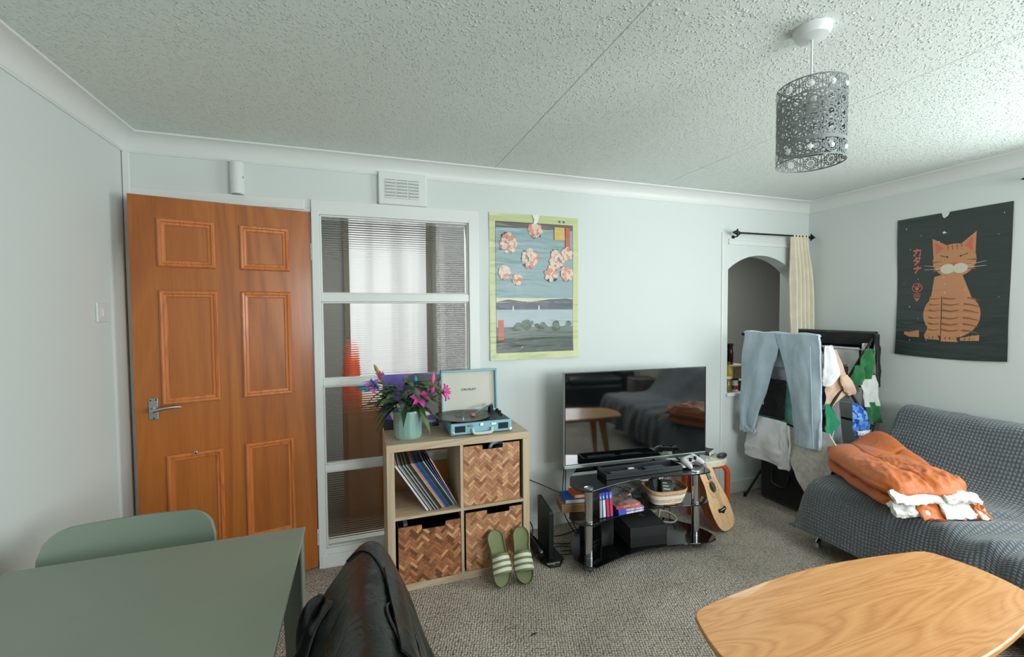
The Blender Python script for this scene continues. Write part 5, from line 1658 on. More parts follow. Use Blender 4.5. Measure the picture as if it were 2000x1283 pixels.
mb = MB(); garment(mb, rowsy(E1 - .006, [(.82, 3.915, 3.945), (.74, 3.912, 4.005), (.68, 3.91, 4.045), (.64, 3.915, 3.99), (.60, 3.92, 3.97), (.565, 3.93, 3.96)]), n=(0, -1, 0), amp=.008, freq=1, seed=20, nu=10, nv=16)
mb2 = MB(); mb2.tube([(4.047, E1 - .008, .682), (3.99, E1 - .010, .640), (3.975, E1 - .010, .60), (3.962, E1 - .010, .562), (3.93, E1 - .010, .562)], .003, 6)
cloth_thing('green_bib', [('cloth', mb), ('white_edging', mb2)], [m_green2, m_wcl], 'bright green cloth with white edging beside the lower leg of the jeans', 'cloth', (3.97, E1, .56))
# rugby shirt: green, white, green panels
t = thing('rugby_shirt', (4.33, -.64, .65), 'green and white rugby shirt hanging at the near end of the airer', 'shirt')
mb = MB(); garment(mb, rowsy(E1 - .01, [(1.165, 4.27, 4.355), (1.10, 4.225, 4.375), (1.03, 4.20, 4.385), (.965, 4.215, 4.375)]), n=(0, -1, 0), amp=.014, freq=1.5, seed=22, nu=14, nv=16, puff=.02); mb.build('green_shoulder', m_green, t, smooth=80)
mb = MB(); garment(mb, rowsy(E1 - .016, [(1.06, 4.165, 4.24), (.99, 4.155, 4.25), (.93, 4.15, 4.265)]), n=(0, -1, 0), amp=.012, freq=1, seed=23, nu=10, nv=8, puff=.02); mb.build('green_sleeve', m_green, t, smooth=80)
mb = MB(); garment(mb, rowsy(E1 - .008, [(.985, 4.255, 4.378), (.92, 4.258, 4.40), (.85, 4.272, 4.415), (.775, 4.285, 4.43)]), n=(0, -1, 0), amp=.012, freq=1.5, seed=24, nu=14, nv=12, puff=.01); mb.build('white_band', fabric('off white jersey', (200, 202, 198), 6), t, smooth=80)
mb = MB(); garment(mb, rowsy(E1 - .010, [(.80, 4.282, 4.425), (.74, 4.295, 4.445), (.69, 4.305, 4.462), (.655, 4.32, 4.47)]), n=(0, -1, 0), amp=.012, freq=1.5, seed=25, nu=14, nv=10, puff=.01); mb.build('green_hem', m_green, t, smooth=80)
# striped shirt
sm_ = N('striped cotton')
v = sm_.coord((1, 1, .05))
wv = sm_.n('ShaderNodeTexWave'); wv.inputs['Scale'].default_value = 9; sm_.l(v, wv.inputs['Vector'])
sm_.base(sm_.ramp(wv.outputs['Fac'], [(.06, (132, 124, 118)), (.14, (206, 202, 194))])); sm_.b.inputs['Roughness'].default_value = .9
mb = MB(); garment(mb, rowsy(-.600, [(1.20, 4.34, 4.405), (1.05, 4.34, 4.435), (.90, 4.34, 4.47), (.75, 4.335, 4.50), (.60, 4.32, 4.53), (.46, 4.30, 4.54)]), n=(0, -1, 0), amp=.014, freq=2.5, seed=27, nu=20, nv=24)
cloth_thing('striped_shirt', [('cloth', mb)], [sm_.mat], 'long pale striped shirt hanging behind the rugby shirt at the wall end', 'shirt', (4.4, -.6, .46))
mb = MB(); garment(mb, rowsx(4.330, [(1.168, -.12, -.585), (1.06, -.12, -.585), (.96, -.12, -.585), (.86, -.13, -.58)]), amp=.010, freq=3, seed=29)
cloth_thing('white_sheet', [('cloth', mb)], [fabric('thin white cotton', (228, 228, 224), 4)], 'thin white sheet hanging on the rail behind the beige tee', 'sheet', (4.33, -.35, .86))
# black trousers over the far rail
t = thing('black_trousers', (4.41, -.35, .88), 'black trousers folded over the far rail of the airer', 'trousers')
mb = MB(); garment(mb, rowsx(4.394, [(1.268, -.075, -.635), (1.23, -.075, -.635, -.006), (1.185, -.08, -.62, -.004)]), amp=.006, freq=3, th=.010, seed=31, nv=10); mb.build('waist', m_blackc, t, smooth=80)
mb = MB(); garment(mb, rowsx(4.43, [(1.268, -.075, -.625), (1.15, -.08, -.61), (1.0, -.09, -.60), (.88, -.10, -.58)]), n=(1, 0, 0), amp=.008, freq=2, th=.010, seed=32); mb.build('back_leg', m_blackc, t, smooth=80)
mb = MB(); garment(mb, rowsy(-.652, [(1.262, 4.380, 4.412), (1.15, 4.388, 4.425), (1.0, 4.392, 4.434), (.90, 4.396, 4.440)]), n=(0, -1, 0), amp=.006, freq=1, th=.010, seed=33, nu=8, nv=14); mb.build('front_leg', m_blackc, t, smooth=80)
mb = MB(); mb.slab(lambda u, v_: (lerp(4.392, 4.432, v_), lerp(-.075, -.640, u), 1.266 + .012 * sin(PI * v_)), 20, 6, .008); mb.build('fold', m_blackc, t, smooth=80)
# swim shorts, grey and slate tops, dark top
pmn = N('blue patterned cotton')
v = pmn.coord((1, .3, 1))
ck = pmn.n('ShaderNodeTexVoronoi'); ck.inputs['Scale'].default_value = 42; ck.distance = 'CHEBYCHEV'; pmn.l(v, ck.inputs['Vector'])
pmn.base(pmn.ramp(ck.outputs['Color'], [(.30, (24, 60, 160)), (.42, (40, 96, 196)), (.72, (120, 168, 214))])); pmn.b.inputs['Roughness'].default_value = .8
mb = MB(); garment(mb, rowsy(E1 - .004, [(.80, 4.17, 4.22), (.76, 4.165, 4.27), (.70, 4.17, 4.32), (.64, 4.18, 4.34), (.575, 4.20, 4.34)]), n=(0, -1, 0), amp=.010, freq=1, seed=35, nu=14, nv=16, puff=.03)
mb2 = MB(); garment(mb2, rowsy(E1 - .012, [(.615, 4.21, 4.335), (.585, 4.225, 4.340)]), n=(0, -1, 0), amp=.004, freq=1, seed=36, nu=12, nv=4, puff=.01)
cloth_thing('swim_shorts', [('cloth', mb), ('white_print', mb2)], [pmn.mat, M('dashed print', (206, 212, 220), .8, nz=(60, 60, (6, 1, .3)))], 'bright blue patterned swim shorts hanging left of the green and white shirt', 'shorts', (4.26, E1, .57))
mb = MB(); garment(mb, rowsy(-.585, [(.95, 4.065, 4.15), (.80, 4.05, 4.15), (.66, 4.05, 4.17), (.52, 4.06, 4.20), (.43, 4.05, 4.22)]), n=(0, -1, 0), amp=.012, freq=1.5, seed=38, nu=12, nv=20)
cloth_thing('grey_top', [('cloth', mb)], [m_grey], 'grey top hanging in the middle of the airer behind the legs', 'top', (4.12, -.585, .43))
mb = MB(); garment(mb, rowsy(-.56, [(.93, 4.02, 4.06), (.85, 4.00, 4.06), (.76, 4.0, 4.06)]), n=(0, -1, 0), amp=.008, freq=1, seed=39, nu=8, nv=10)
cloth_thing('slate_top', [('cloth', mb)], [m_greyb], 'slate blue sleeve hanging beside the grey top', 'top', (4.03, -.56, .76))
mb = MB(); garment(mb, rowsy(-.57, [(1.06, 4.17, 4.23), (.95, 4.16, 4.25), (.82, 4.17, 4.25)]), n=(0, -1, 0), amp=.008, freq=1, seed=40, nu=8, nv=12)
cloth_thing('taupe_top', [('cloth', mb)], [fabric('taupe jersey', (104, 96, 92), 8)], 'taupe sleeve hanging above the blue patterned shorts', 'top', (4.2, -.57, .82))
mb = MB(); garment(mb, rowsy(-.54, [(.80, 3.92, 4.06), (.66, 3.92, 4.10), (.52, 3.93, 4.12), (.42, 3.95, 4.10)]), n=(0, -1, 0), amp=.012, freq=1.5, seed=41, nu=12, nv=16)
cloth_thing('dark_top', [('cloth', mb)], [fabric('dark green black jersey', (30, 38, 36), 6)], 'dark top hanging behind the bright green cloth', 'top', (4.02, -.54, .42))
# black bag under the airer
t = thing('black_bag', (4.12, -.28, 0), 'black fabric bag on the carpet under the airer', 'bag')
mb = MB(); mb.box(3.96, 4.30, -.50, -.12, .002, .30); mb.build('body', fabric('black nylon', (16, 18, 18), 3), t, bevel=.03, seg=4)
mb = MB(); mb.tube(cat([(3.953, -.24, .25), (3.935, -.26, .16), (3.935, -.36, .16), (3.953, -.38, .25)], 16), .008, 6); mb.build('handle', m_black, t, smooth=60)

# ------------------------------------------------------------------ curtain rod, curtain, bottles in the hatch
t = thing('curtain_rod', (4.15, -.065, 2.0), 'dark bronze curtain rod with arrow finials above the arched hatch', 'curtain rod')
m_brz = M('dark bronze', (46, 48, 44), .45, .7)
mb = MB(); mb.tube([(3.78, -.065, 2.018), (4.545, -.065, 2.024)], .0065, 10); mb.build('rod', m_brz, t, smooth=60)
for x, s_ in ((3.775, -1), (4.548, 1)):
    mb = MB(); mb.tube([(x, -.065, 2.02), (x + s_ * .004, -.065, 2.02), (x + s_ * .010, -.065, 2.02), (x + s_ * .050, -.065, 2.02)], [.006, .019, .017, .001], 12)
    mb.ball((x - s_ * .018, -.065, 2.02), .0095, 10, 8)
    for q in (-1, 1):
        mb.ball((x - s_ * .002, -.065, 2.02 + q * .022), .0065, 8, 6)
    mb.build('finial', m_brz, t, smooth=60)
for x in (3.80, 4.50):
    mb = MB(); mb.tube([(x, -.0006, 1.995), (x, -.04, 1.995), (x, -.065, 2.012)], .005, 8); mb.cyl((x, -.0006, 1.995), (x, -.005, 1.995), .014, n=14); mb.build('bracket', m_brz, t, smooth=60)
mb = MB()
def cur(u, v_):
    x = lerp(lerp(4.328, 4.352, v_), lerp(4.515, 4.572, sstep(0, .5, v_)), u)
    a = lerp(.012, .026, sstep(0, .25, v_))
    return (x, -.066 - .012 * v_ + a * sin(u * 5.2 * 2 * PI + .6 * sin(v_ * 4)) + .006 * fbm(u * 6, v_ * 5), lerp(2.035, .86, v_))
mb.slab(cur, 80, 30, .003)
tag(rebase(mb.build('curtain', fabric('cream curtain cotton', (234, 226, 204), 6), smooth=80), (4.44, -.07, .86)), 'cream cotton curtain drawn to the right of the arched hatch', 'curtain')

def bottle(name, x, y, z, h, r_, mat_, capm, label, cat_='bottle', neck=.35, lab=None):
    t_ = thing(name, (x, y, z), label, cat_, 'bottles and jars in the hatch')
    mb = MB()
    mb.lathe([(0, z + .0005), (r_ * .92, z + .0005), (r_, z + .006), (r_, z + h * .58), (r_ * .85, z + h * .68), (r_ * neck, z + h * .80), (r_ * neck, z + h * .93), (0, z + h * .93)], x, y, 20)
    b_ = mb.build('body', mat_, t_, smooth=40)
    mb = MB(); mb.cyl((x, y, z + h * .90), (x, y, z + h), r_ * neck * 1.25, n=16); mb.build('cap', capm, t_, smooth=40)
    if lab:
        mb = MB(); mb.lathe([(r_ * 1.006, z + h * .16), (r_ * 1.012, z + h * .16), (r_ * 1.012, z + h * .48), (r_ * 1.006, z + h * .48)], x, y, 20, close=True); mb.build('paper_label', lab, b_, smooth=40)
def C_(n_, c_, r_=.3):
    return M(n_, c_, r_)
red_ = C_('bottle red', (180, 40, 36)); grn_ = C_('bottle green', (38, 96, 46), .15); yel_ = C_('yellow oil', (206, 180, 44), .15); dk_ = C_('dark sauce', (34, 26, 22), .15); wht_ = C_('bottle white', (214, 216, 212)); org_ = C_('orange label', (206, 84, 40)); blu_ = C_('blue label', (70, 140, 176)); olv_ = C_('olive jar', (120, 124, 60), .2)
# a little two-step rack
t = thing('spice_rack', (3.93, .25, SILL), 'small two-step wooden rack of bottles inside the arched hatch', 'rack')
mb = MB(); mb.box(3.77, 4.20, .235, .36, SILL + .165, SILL + .177); mb.build('step', m_oak, t, bevel=.002)
for x in (3.772, 4.188):
    mb = MB(); mb.box(x, x + .012, .235, .36, SILL + .0005, SILL + .165); mb.build('side', m_oak, t)
Z1_ = SILL + .1775
bottle('bottle', 3.845, .30, Z1_, .29, .027, grn_, red_, 'green bottle with a red cap, tallest in the hatch', lab=org_)
bottle('bottle', 3.915, .30, Z1_, .20, .027, org_, wht_, 'orange bottle with a white cap beside the tallest green bottle', neck=.6)
bottle('jar', 3.975, .31, Z1_, .16, .026, blu_, dk_, 'blue labelled jar on the rack', 'jar', .85)
bottle('jar', 4.035, .31, Z1_, .165, .026, red_, dk_, 'red labelled jar next to the blue labelled jar', 'jar', .85)
bottle('jar', 4.100, .31, Z1_, .18, .026, dk_, dk_, 'dark jar at the right of the rack beside the jeans', 'jar', .85)
bottle('bottle', 3.803, .15, SILL, .19, .028, grn_, red_, 'short green bottle with a red label at the left edge of the hatch', lab=red_)
bottle('bottle', 3.868, .16, SILL, .24, .029, yel_, wht_, 'yellow oil bottle with a white cap on the hatch sill', lab=yel_)
bottle('bottle', 3.935, .16, SILL, .22, .029, yel_, olv_, 'yellow bottle with an olive cap on the hatch sill')
bottle('jar', 3.825, .06, SILL, .115, .028, olv_, wht_, 'olive jar with a white lid at the front left of the sill', 'jar', .9)
bottle('jar', 3.888, .055, SILL, .10, .028, wht_, dk_, 'white jar with a dark lid at the front of the sill', 'jar', .9, lab=red_)
bottle('jar', 3.950, .06, SILL, .09, .027, dk_, wht_, 'low dark jar beside the jeans on the sill', 'jar', .9)

# ------------------------------------------------------------------ sofa with its grey throw
t = thing('sofa', (4.05, -1.75, 0), 'low sofa bed under a grey waffle throw along the right wall', 'sofa')
m_sofa = fabric('black sofa cloth', (28, 29, 31), 4)
BX(3.62, 4.20, -2.72, -.80, .20, .385).build('seat_cushion', m_sofa, t, bevel=.05, seg=4)
mb = MB(); mb.prism([(4.14, .33), (4.30, .27), (4.545, .70), (4.50, .745), (4.42, .74)], -2.72, -.80, 'y'); mb.build('backrest', m_sofa, t, bevel=.03, seg=3)
for y in (-.79, -2.68):
    for x, dx in ((3.72, -.05), (4.32, .06)):
        mb = MB(); mb.tube(cat([(x + .06, y - .06 if y > -1 else y + .06, .21), (x + .02, y, .12), (x + dx * .4, y, .05), (x + dx, y, .012)], 12), .014, 10)
        l_ = mb.build('leg', m_chrome, t, smooth=60)
        mb = MB(); mb.cyl((x + dx, y, .0), (x + dx * 1.02, y, .024), .024, .018, 14); mb.build('foot', m_alu, l_, smooth=50)
tm = N('grey waffle chenille')
v = tm.coord()
sxyz = tm.n('ShaderNodeSeparateXYZ'); tm.l(v, sxyz.inputs[0])
# nubs laid out along y and along the run of the cloth (x minus z follows the drape)
fr = 2 * PI / .0165
at_n = tm.n('ShaderNodeAttribute', attribute_name='cloth')
ax_ = tm.n('ShaderNodeSeparateXYZ'); tm.l(at_n.outputs['Vector'], ax_.inputs[0])
a1 = tm.mathn('SINE', tm.mathn('MULTIPLY', ax_.outputs['X'], fr))
a2 = tm.mathn('SINE', tm.mathn('MULTIPLY', ax_.outputs['Y'], fr))
nub = tm.mathn('MULTIPLY', tm.mathn('ADD', a1, 1), tm.mathn('ADD', a2, 1))
nub = tm.mathn('POWER', tm.mathn('MULTIPLY', nub, .25), .6)
fz = tm.noise(v, 240, 3)
h_ = tm.mathn('ADD', nub, tm.mathn('MULTIPLY', fz, .5))
tm.base(tm.ramp(tm.mathn('ADD', tm.mathn('MULTIPLY', nub, .6), tm.mathn('MULTIPLY', fz, .4)), [(.10, (72, 78, 81)), (.75, (116, 122, 128))]))
tm.b.inputs['Roughness'].default_value = .85; tm.b.inputs['Sheen Weight'].default_value = .5; tm.b.inputs['Sheen Roughness'].default_value = .4
tm.b.inputs['Specular IOR Level'].default_value = .3
tm.bump(h_, .75, .007)
TP = [(4.585, .40), (4.585, .66), (4.560, .765), (4.500, .790), (4.42, .770), (4.34, .650), (4.25, .515), (4.16, .430), (4.06, .410), (3.88, .415), (3.72, .420), (3.62, .410), (3.575, .360), (3.555, .26), (3.545, .12)]
TPc = cat([(a, 0, b) for a, b in TP], 90)
def throw(u, v_):
    # u along y from the left end (wall corner side) to the right; v along the profile
    i = min(int(v_ * 90), 89); f_ = v_ * 90 - i
    p = TPc[i].lerp(TPc[i + 1], f_)
    y = lerp(-.655, -2.80, u)
    e = sstep(-.80, -.68, y)                       # hanging over the left end
    seat = sstep(.40, .52, v_)
    x, z = p.x, p.z
    zb = lerp(.30, .13, seat)
    z = lerp(z, min(z, zb + .06 * (1 - e)), e) if y > -.80 else z
    y2 = y
    if y > -.80:
        y2 = -.80 + (y + .80) * lerp(.95, .55, seat)
        if seat < .5: y2 = min(y2, -.69)
    x -= .02 * e * seat
    # hanging front: slanting hem, deeper pleats further along
    fr_ = sstep(.80, .97, v_)
    hem = .085 * max(0, sin((y + 1.0) * 2.2)) * fr_ if y < -1.0 else 0
    pl = .030 * fr_ * sstep(-1.25, -1.75, y) * (sin(y * 24) + .6 * sin(y * 41 + 1))
    x -= max(-.012, pl)
    sx_ = sstep(.46, .60, v_) * (1 - .6 * fr_)
    # soft creases running over the seat
    cr = 0
    for (yc, sl, w_, am) in ((-1.52, .55, .035, .020), (-1.70, .75, .030, .024), (-1.90, .35, .04, .022), (-1.35, .9, .03, .012), (-2.2, .5, .05, .02)):
        d_ = (y - yc + sl * (x - 3.9) * .5)
        cr += am * math.exp(-(d_ / w_) ** 2) - am * .7 * math.exp(-((d_ + w_ * 1.5) / w_) ** 2)
    z += cr * sx_
    bk = sstep(.20, .30, v_) * (1 - sstep(.42, .52, v_))
    z += bk * .010 * sin(y * 9 + v_ * 8) 
    z += .010 * fbm(x * 5, y * 5, z * 5) + .005 * fbm(x * 14, y * 14, z * 14)
    x += .010 * fbm(x * 4 + 9, y * 5, z * 6) * (1 if v_ > .15 else 0)
    x = min(x, 4.592)
    return (x, y2, max(.02, z))
mb = MB()
mb.slab(throw, 150, 150, .010)
thr = mb.build('throw', tm.mat, smooth=85)
at_ = thr.data.attributes.new('cloth', 'FLOAT_VECTOR', 'POINT')
arc = [0]
for i in range(150):
    p_, q_ = TPc[min(89, int(i / 150 * 90))], TPc[min(90, int((i + 1) / 150 * 90))]
    arc.append(arc[-1] + 1.62 / 150)
for i in range(len(thr.data.vertices)):
    k = i % (151 * 151)
    at_.data[i].vector = (lerp(-.655, -2.80, (k % 151) / 150), arc[k // 151], 0)
tag(rebase(thr, (4.0, -1.7, .1)), 'grey waffle textured throw draped over the whole sofa', 'throw')

# ------------------------------------------------------------------ folded rust duvet on the sofa
m_rust = N('rust satin')
v = m_rust.coord()
m_rust.b.inputs['Base Color'].default_value = rgb((192, 98, 32)); m_rust.b.inputs['Roughness'].default_value = .55
m_rust.b.inputs['Sheen Weight'].default_value = .15
nb = m_rust.bump(m_rust.noise(m_rust.coord((1, 1, 1)), 26, 3, .5, 1.0), .22, .02)
m_rust.bump(m_rust.noise(v, 700, 2), .08, .001, nb)
m_rust = m_rust.mat
m_fleece = M('white fleece', (226, 224, 218), .95, bump=(150, .7, .006), sheen=.4)
P0 = Vector((3.835, -.665, 0)); P1 = Vector((3.465, -1.275, 0)); P2 = Vector((3.90, -1.435, 0)); P3 = Vector((4.235, -.775, 0))   # front left, front right, back right, back left
def dq(a, b):
    """a along the long side 0..1 (left to right), b from the front 0 to the back 1"""
    return P0.lerp(P1, a).lerp(P3.lerp(P2, a), b)
def zseat(x):
    return .432 + .85 * max(0, x - 4.0) ** 1.25
t = thing('duvet', (3.85, -1.05, .43), 'folded rust orange duvet with white fleece lining lying on the grey sofa', 'duvet')
def fold(z0, h, inset, seed, seams):
    na, nb_ = 90, 60
    def hf(a, b):
        s_, q = abs(2 * a - 1), abs(2 * b - 1)
        return math.sqrt(max(0, 1 - s_ ** 7)) * math.sqrt(max(0, 1 - q ** 5))
    def P(a, b, up):
        k = hf(a, b)
        aa, bb = inset + (1 - 2 * inset) * a, inset + (1 - 2 * inset) * b
        f_ = 1 - .17 * (abs(2 * a - 1) * abs(2 * b - 1)) ** 4
        aa, bb = .5 + (aa - .5) * f_, .5 + (bb - .5) * f_
        p = dq(aa, bb)
        z = zseat(p.x) + z0 + h * (.5 + .5 * up * k)
        if up > 0:
            wr = sstep(.15, .9, aa)
            if seams:
                s1 = math.exp(-((bb - .46 + .05 * sin(aa * 4)) / .018) ** 2); s2 = math.exp(-((aa - .40 - .04 * sin(bb * 5)) / .013) ** 2) * sstep(.44, .50, bb)
                z -= .013 * max(s1, s2) * k
                z += .012 * k * (sin(PI * min(1, max(0, bb / .46))) if bb < .46 else sin(PI * (bb - .46) / .54))
            # ridged satin wrinkles running towards the seam
            r1 = 1 - abs(fbm(aa * 6 + bb * 2 + seed, bb * 5 - aa * 3, seed)) * 2
            r2 = 1 - abs(fbm(aa * 11 + bb * 6 + seed, bb * 9, seed + 4)) * 2
            z += k * (.016 * max(0, r1 - .45) * wr * 1.6 + .010 * max(0, r2 - .5) * wr * 1.6 + .014 * fbm(aa * 3 + seed, bb * 3, seed))
        p = p + Vector((.016 * fbm(aa * 5, bb * 5, seed), .016 * fbm(aa * 6, bb * 4, seed + 7), 0))
        return (p.x, p.y, max(z, zseat(p.x) + .003))
    mb = MB()
    w = na + 1
    g = [[P(i / na, j / nb_, 1) for i in range(na + 1)] for j in range(nb_ + 1)]
    g2 = [[P(i / na, j / nb_, -1) for i in range(na + 1)] for j in range(nb_ + 1)]
    vs = [p for r_ in g for p in r_] + [p for r_ in g2 for p in r_]
    K = w * (nb_ + 1)
    fs = []
    for j in range(nb_):
        for i in range(na):
            q = (j * w + i, j * w + i + 1, (j + 1) * w + i + 1, (j + 1) * w + i)
            fs += [q, tuple(K + x for x in q[::-1])]
    for i in range(na):
        fs += [(i, K + i, K + i + 1, i + 1), (nb_ * w + i, nb_ * w + i + 1, K + nb_ * w + i + 1, K + nb_ * w + i)]
    for j in range(nb_):
        fs += [(j * w, (j + 1) * w, K + (j + 1) * w, K + j * w), (j * w + na, K + j * w + na, K + (j + 1) * w + na, (j + 1) * w + na)]
    return mb.add(vs, fs)
fold(.001, .078, .006, 2, False).build('lower_fold', m_rust, t, smooth=80)
fold(.064, .088, .0, 5, True).build('upper_fold', m_rust, t, smooth=80)
# fleece edge ribbons at the right-hand end
def rib(a0, a1, b0, b1, z0, z1, wv_, seed, th_=.016, name='fleece_lining', mat_=None):
    def fn(u, v_):
        b = lerp(b0, b1, u)
        a = lerp(a0, a1, v_) + .03 * fbm(u * 5 + seed, v_ * 2, seed)
        p = dq(a, b)
        return (p.x, p.y, zseat(p.x) + lerp(z0, z1, v_) + wv_ * sin(u * 9 + seed) * (1 - .4 * v_) + .006 * fbm(u * 14, v_ * 4, seed))
    mb = MB(); mb.slab(fn, 36, 8, th_); mb.build(name, mat_ or m_fleece, t, smooth=80)
rib(.955, 1.030, .06, .62, .105, .066, .006, 1, .014)
rib(.965, 1.045, .05, .40, .050, .014, .006, 2, .022)
rib(.985, 1.075, .30, .72, .058, .004, .006, 6, .012, 'turned_corner', m_rust)
rib(1.00, 1.085, .52, .95, .075, .012, .006, 4, .014)
rib(.975, 1.045, .58, .93, .108, .080, .006, 3, .012)
rib(1.02, 1.080, .84, .95, .060, .010, .004, 8, .012, 'turned_corner', m_rust)

# ------------------------------------------------------------------ oak coffee table
CTZ = .45
t = thing('coffee_table', (2.62, -1.75, 0), 'oak coffee table with bowed sides in the front right of the room', 'coffee table')
m_ctop = N('oak veneer')
v = m_ctop.coord((.16, 1, 1), (0, 0, radians(3)))
n1 = m_ctop.noise(v, 5.5, 2.5, .5, .9)
ring = m_ctop.mathn('FRACT', m_ctop.mathn('MULTIPLY', n1, 20.0))
ring = m_ctop.mathn('ABSOLUTE', m_ctop.mathn('SUBTRACT', ring, .5))
n2 = m_ctop.noise(m_ctop.coord((.035, 1, 1)), 260, 3, .6)
mixo = m_ctop.mathn('ADD', m_ctop.mathn('MULTIPLY', ring, .55), m_ctop.mathn('ADD', m_ctop.mathn('MULTIPLY', n2, .55), m_ctop.mathn('MULTIPLY', n1, .3)))
m_ctop.base(m_ctop.ramp(mixo, [(.28, (180, 118, 64)), (.52, (206, 146, 90)), (.85, (218, 164, 108))]))
m_ctop.b.inputs['Roughness'].default_value = .34; m_ctop.b.inputs['Coat Weight'].default_value = .15
m_ctop.bump(n2, .04, .002)
m_ctop = m_ctop.mat
cor = [(2.080, -1.528), (3.225, -1.552), (3.215, -1.895), (2.040, -1.895)]
def side(p, q, bow, n=14):
    p, q = Vector((*p, 0)), Vector((*q, 0)); d = q - p; nn = Vector((-d.y, d.x, 0)).normalized()
    return [tuple((p + d * (i / n) + nn * bow * sin(PI * i / n))[:2]) for i in range(n)]
top = side(cor[0], cor[1], .055, 22) + side(cor[1], cor[2], .045) + side(cor[2], cor[3], .072, 22) + side(cor[3], cor[0], .040)
# round the four corners a little by averaging
for _ in range(1):
    top = [((a[0] + 2 * b[0] + c_[0]) / 4, (a[1] + 2 * b[1] + c_[1]) / 4) for a, b, c_ in zip(top[-1:] + top[:-1], top, top[1:] + top[:1])]
MB().prism(top, CTZ - .019, CTZ).build('table_top', m_ctop, t, bevel=.005, seg=3)
m_ctl = wood('oak leg', (160, 100, 40), (190, 126, 60), (204, 142, 76), 'z', 1.5, .4, .1, 7, .15)
for x, y, sx_, sy in ((2.20, -1.62, -1, 1), (3.06, -1.64, 1, 1), (3.03, -1.80, 1, -1), (2.20, -1.84, -1, -1)):
    mb = MB()
    a = (x, y); b = (x + .055 * sx_, y + .045 * sy)
    vs, fs = [], []
    for (cx, cy, z, w_) in ((a[0], a[1], CTZ - .0195, .034), (lerp(a[0], b[0], .5), lerp(a[1], b[1], .5), .22, .027), (b[0], b[1], .001, .017)):
        vs += [(cx - w_, cy - w_ * .7, z), (cx + w_, cy - w_ * .7, z), (cx + w_, cy + w_ * .7, z), (cx - w_, cy + w_ * .7, z)]
    for i in range(2):
        fs += [(i * 4 + k, i * 4 + (k + 1) % 4, i * 4 + 4 + (k + 1) % 4, i * 4 + 4 + k) for k in range(4)]
    mb.add(vs, fs + [(0, 1, 2, 3), (8, 9, 10, 11)])
    mb.build('leg', m_ctl, t, bevel=.006)
mb = MB(); mb.box(2.22, 3.04, -1.635, -1.615, CTZ - .060, CTZ - .0195); mb.box(2.22, 3.04, -1.835, -1.815, CTZ - .060, CTZ - .0195)
mb.build('apron', m_ctl, t, bevel=.002)

# ------------------------------------------------------------------ green dining table and chairs
m_sage = M('sage green lacquer', (134, 144, 130), .42, nz=(3, 3)); m_sage2 = M('sage green plastic', (128, 142, 128), .5)
t = thing('dining_table', (.52, -1.72, 0), 'sage green metal dining table at the front left', 'table')
X0, X1, Y0, Y1, TZt = .148, .888, -2.36, -1.112, .74
MB().box(X0, X1, Y0, Y1, TZt - .010, TZt).build('table_top', m_sage, t, bevel=.002)
mb = MB()
for a_ in ((X0 + .02, X1 - .02, Y1 - .05, Y1 - .04, TZt - .06, TZt - .0105), (X0 + .02, X1 - .02, Y0 + .04, Y0 + .05, TZt - .06, TZt - .0105), (X0 + .02, X0 + .03, Y0 + .04, Y1 - .04, TZt - .06, TZt - .0105), (X1 - .03, X1 - .02, Y0 + .04, Y1 - .04, TZt - .06, TZt - .0105)):
    mb.box(*a_)
mb.build('apron', m_sage, t)
for x, sx_ in ((X1 - .004, -1), (X0 + .004, 1)):
    for y, sy in ((Y1 - .004, -1), (Y0 + .004, 1)):
        mb = MB()
        # folded sheet leg: two tapered plates meeting at the outer corner
        a = .075; b = .050; th_ = .004
        def plate(ax):
            if ax == 'x':
                return [(x, y, TZt - .0105), (x + sx_ * a, y, TZt - .0105), (x + sx_ * b, y, .001), (x, y, .001)]
            return [(x, y, TZt - .0105), (x, y + sy * a, TZt - .0105), (x, y + sy * b, .001), (x, y, .001)]
        for ax, off in (('x', (0, sy * th_, 0)), ('y', (sx_ * th_, 0, 0))):
            q = plate(ax); o2 = Vector(off)
            vs = q + [tuple(Vector(p) + o2) for p in q]
            mb.add(vs, [(0, 1, 2, 3), (7, 6, 5, 4), (0, 4, 5, 1), (1, 5, 6, 2), (2, 6, 7, 3), (3, 7, 4, 0)])
        mb.build('leg', m_sage, t)
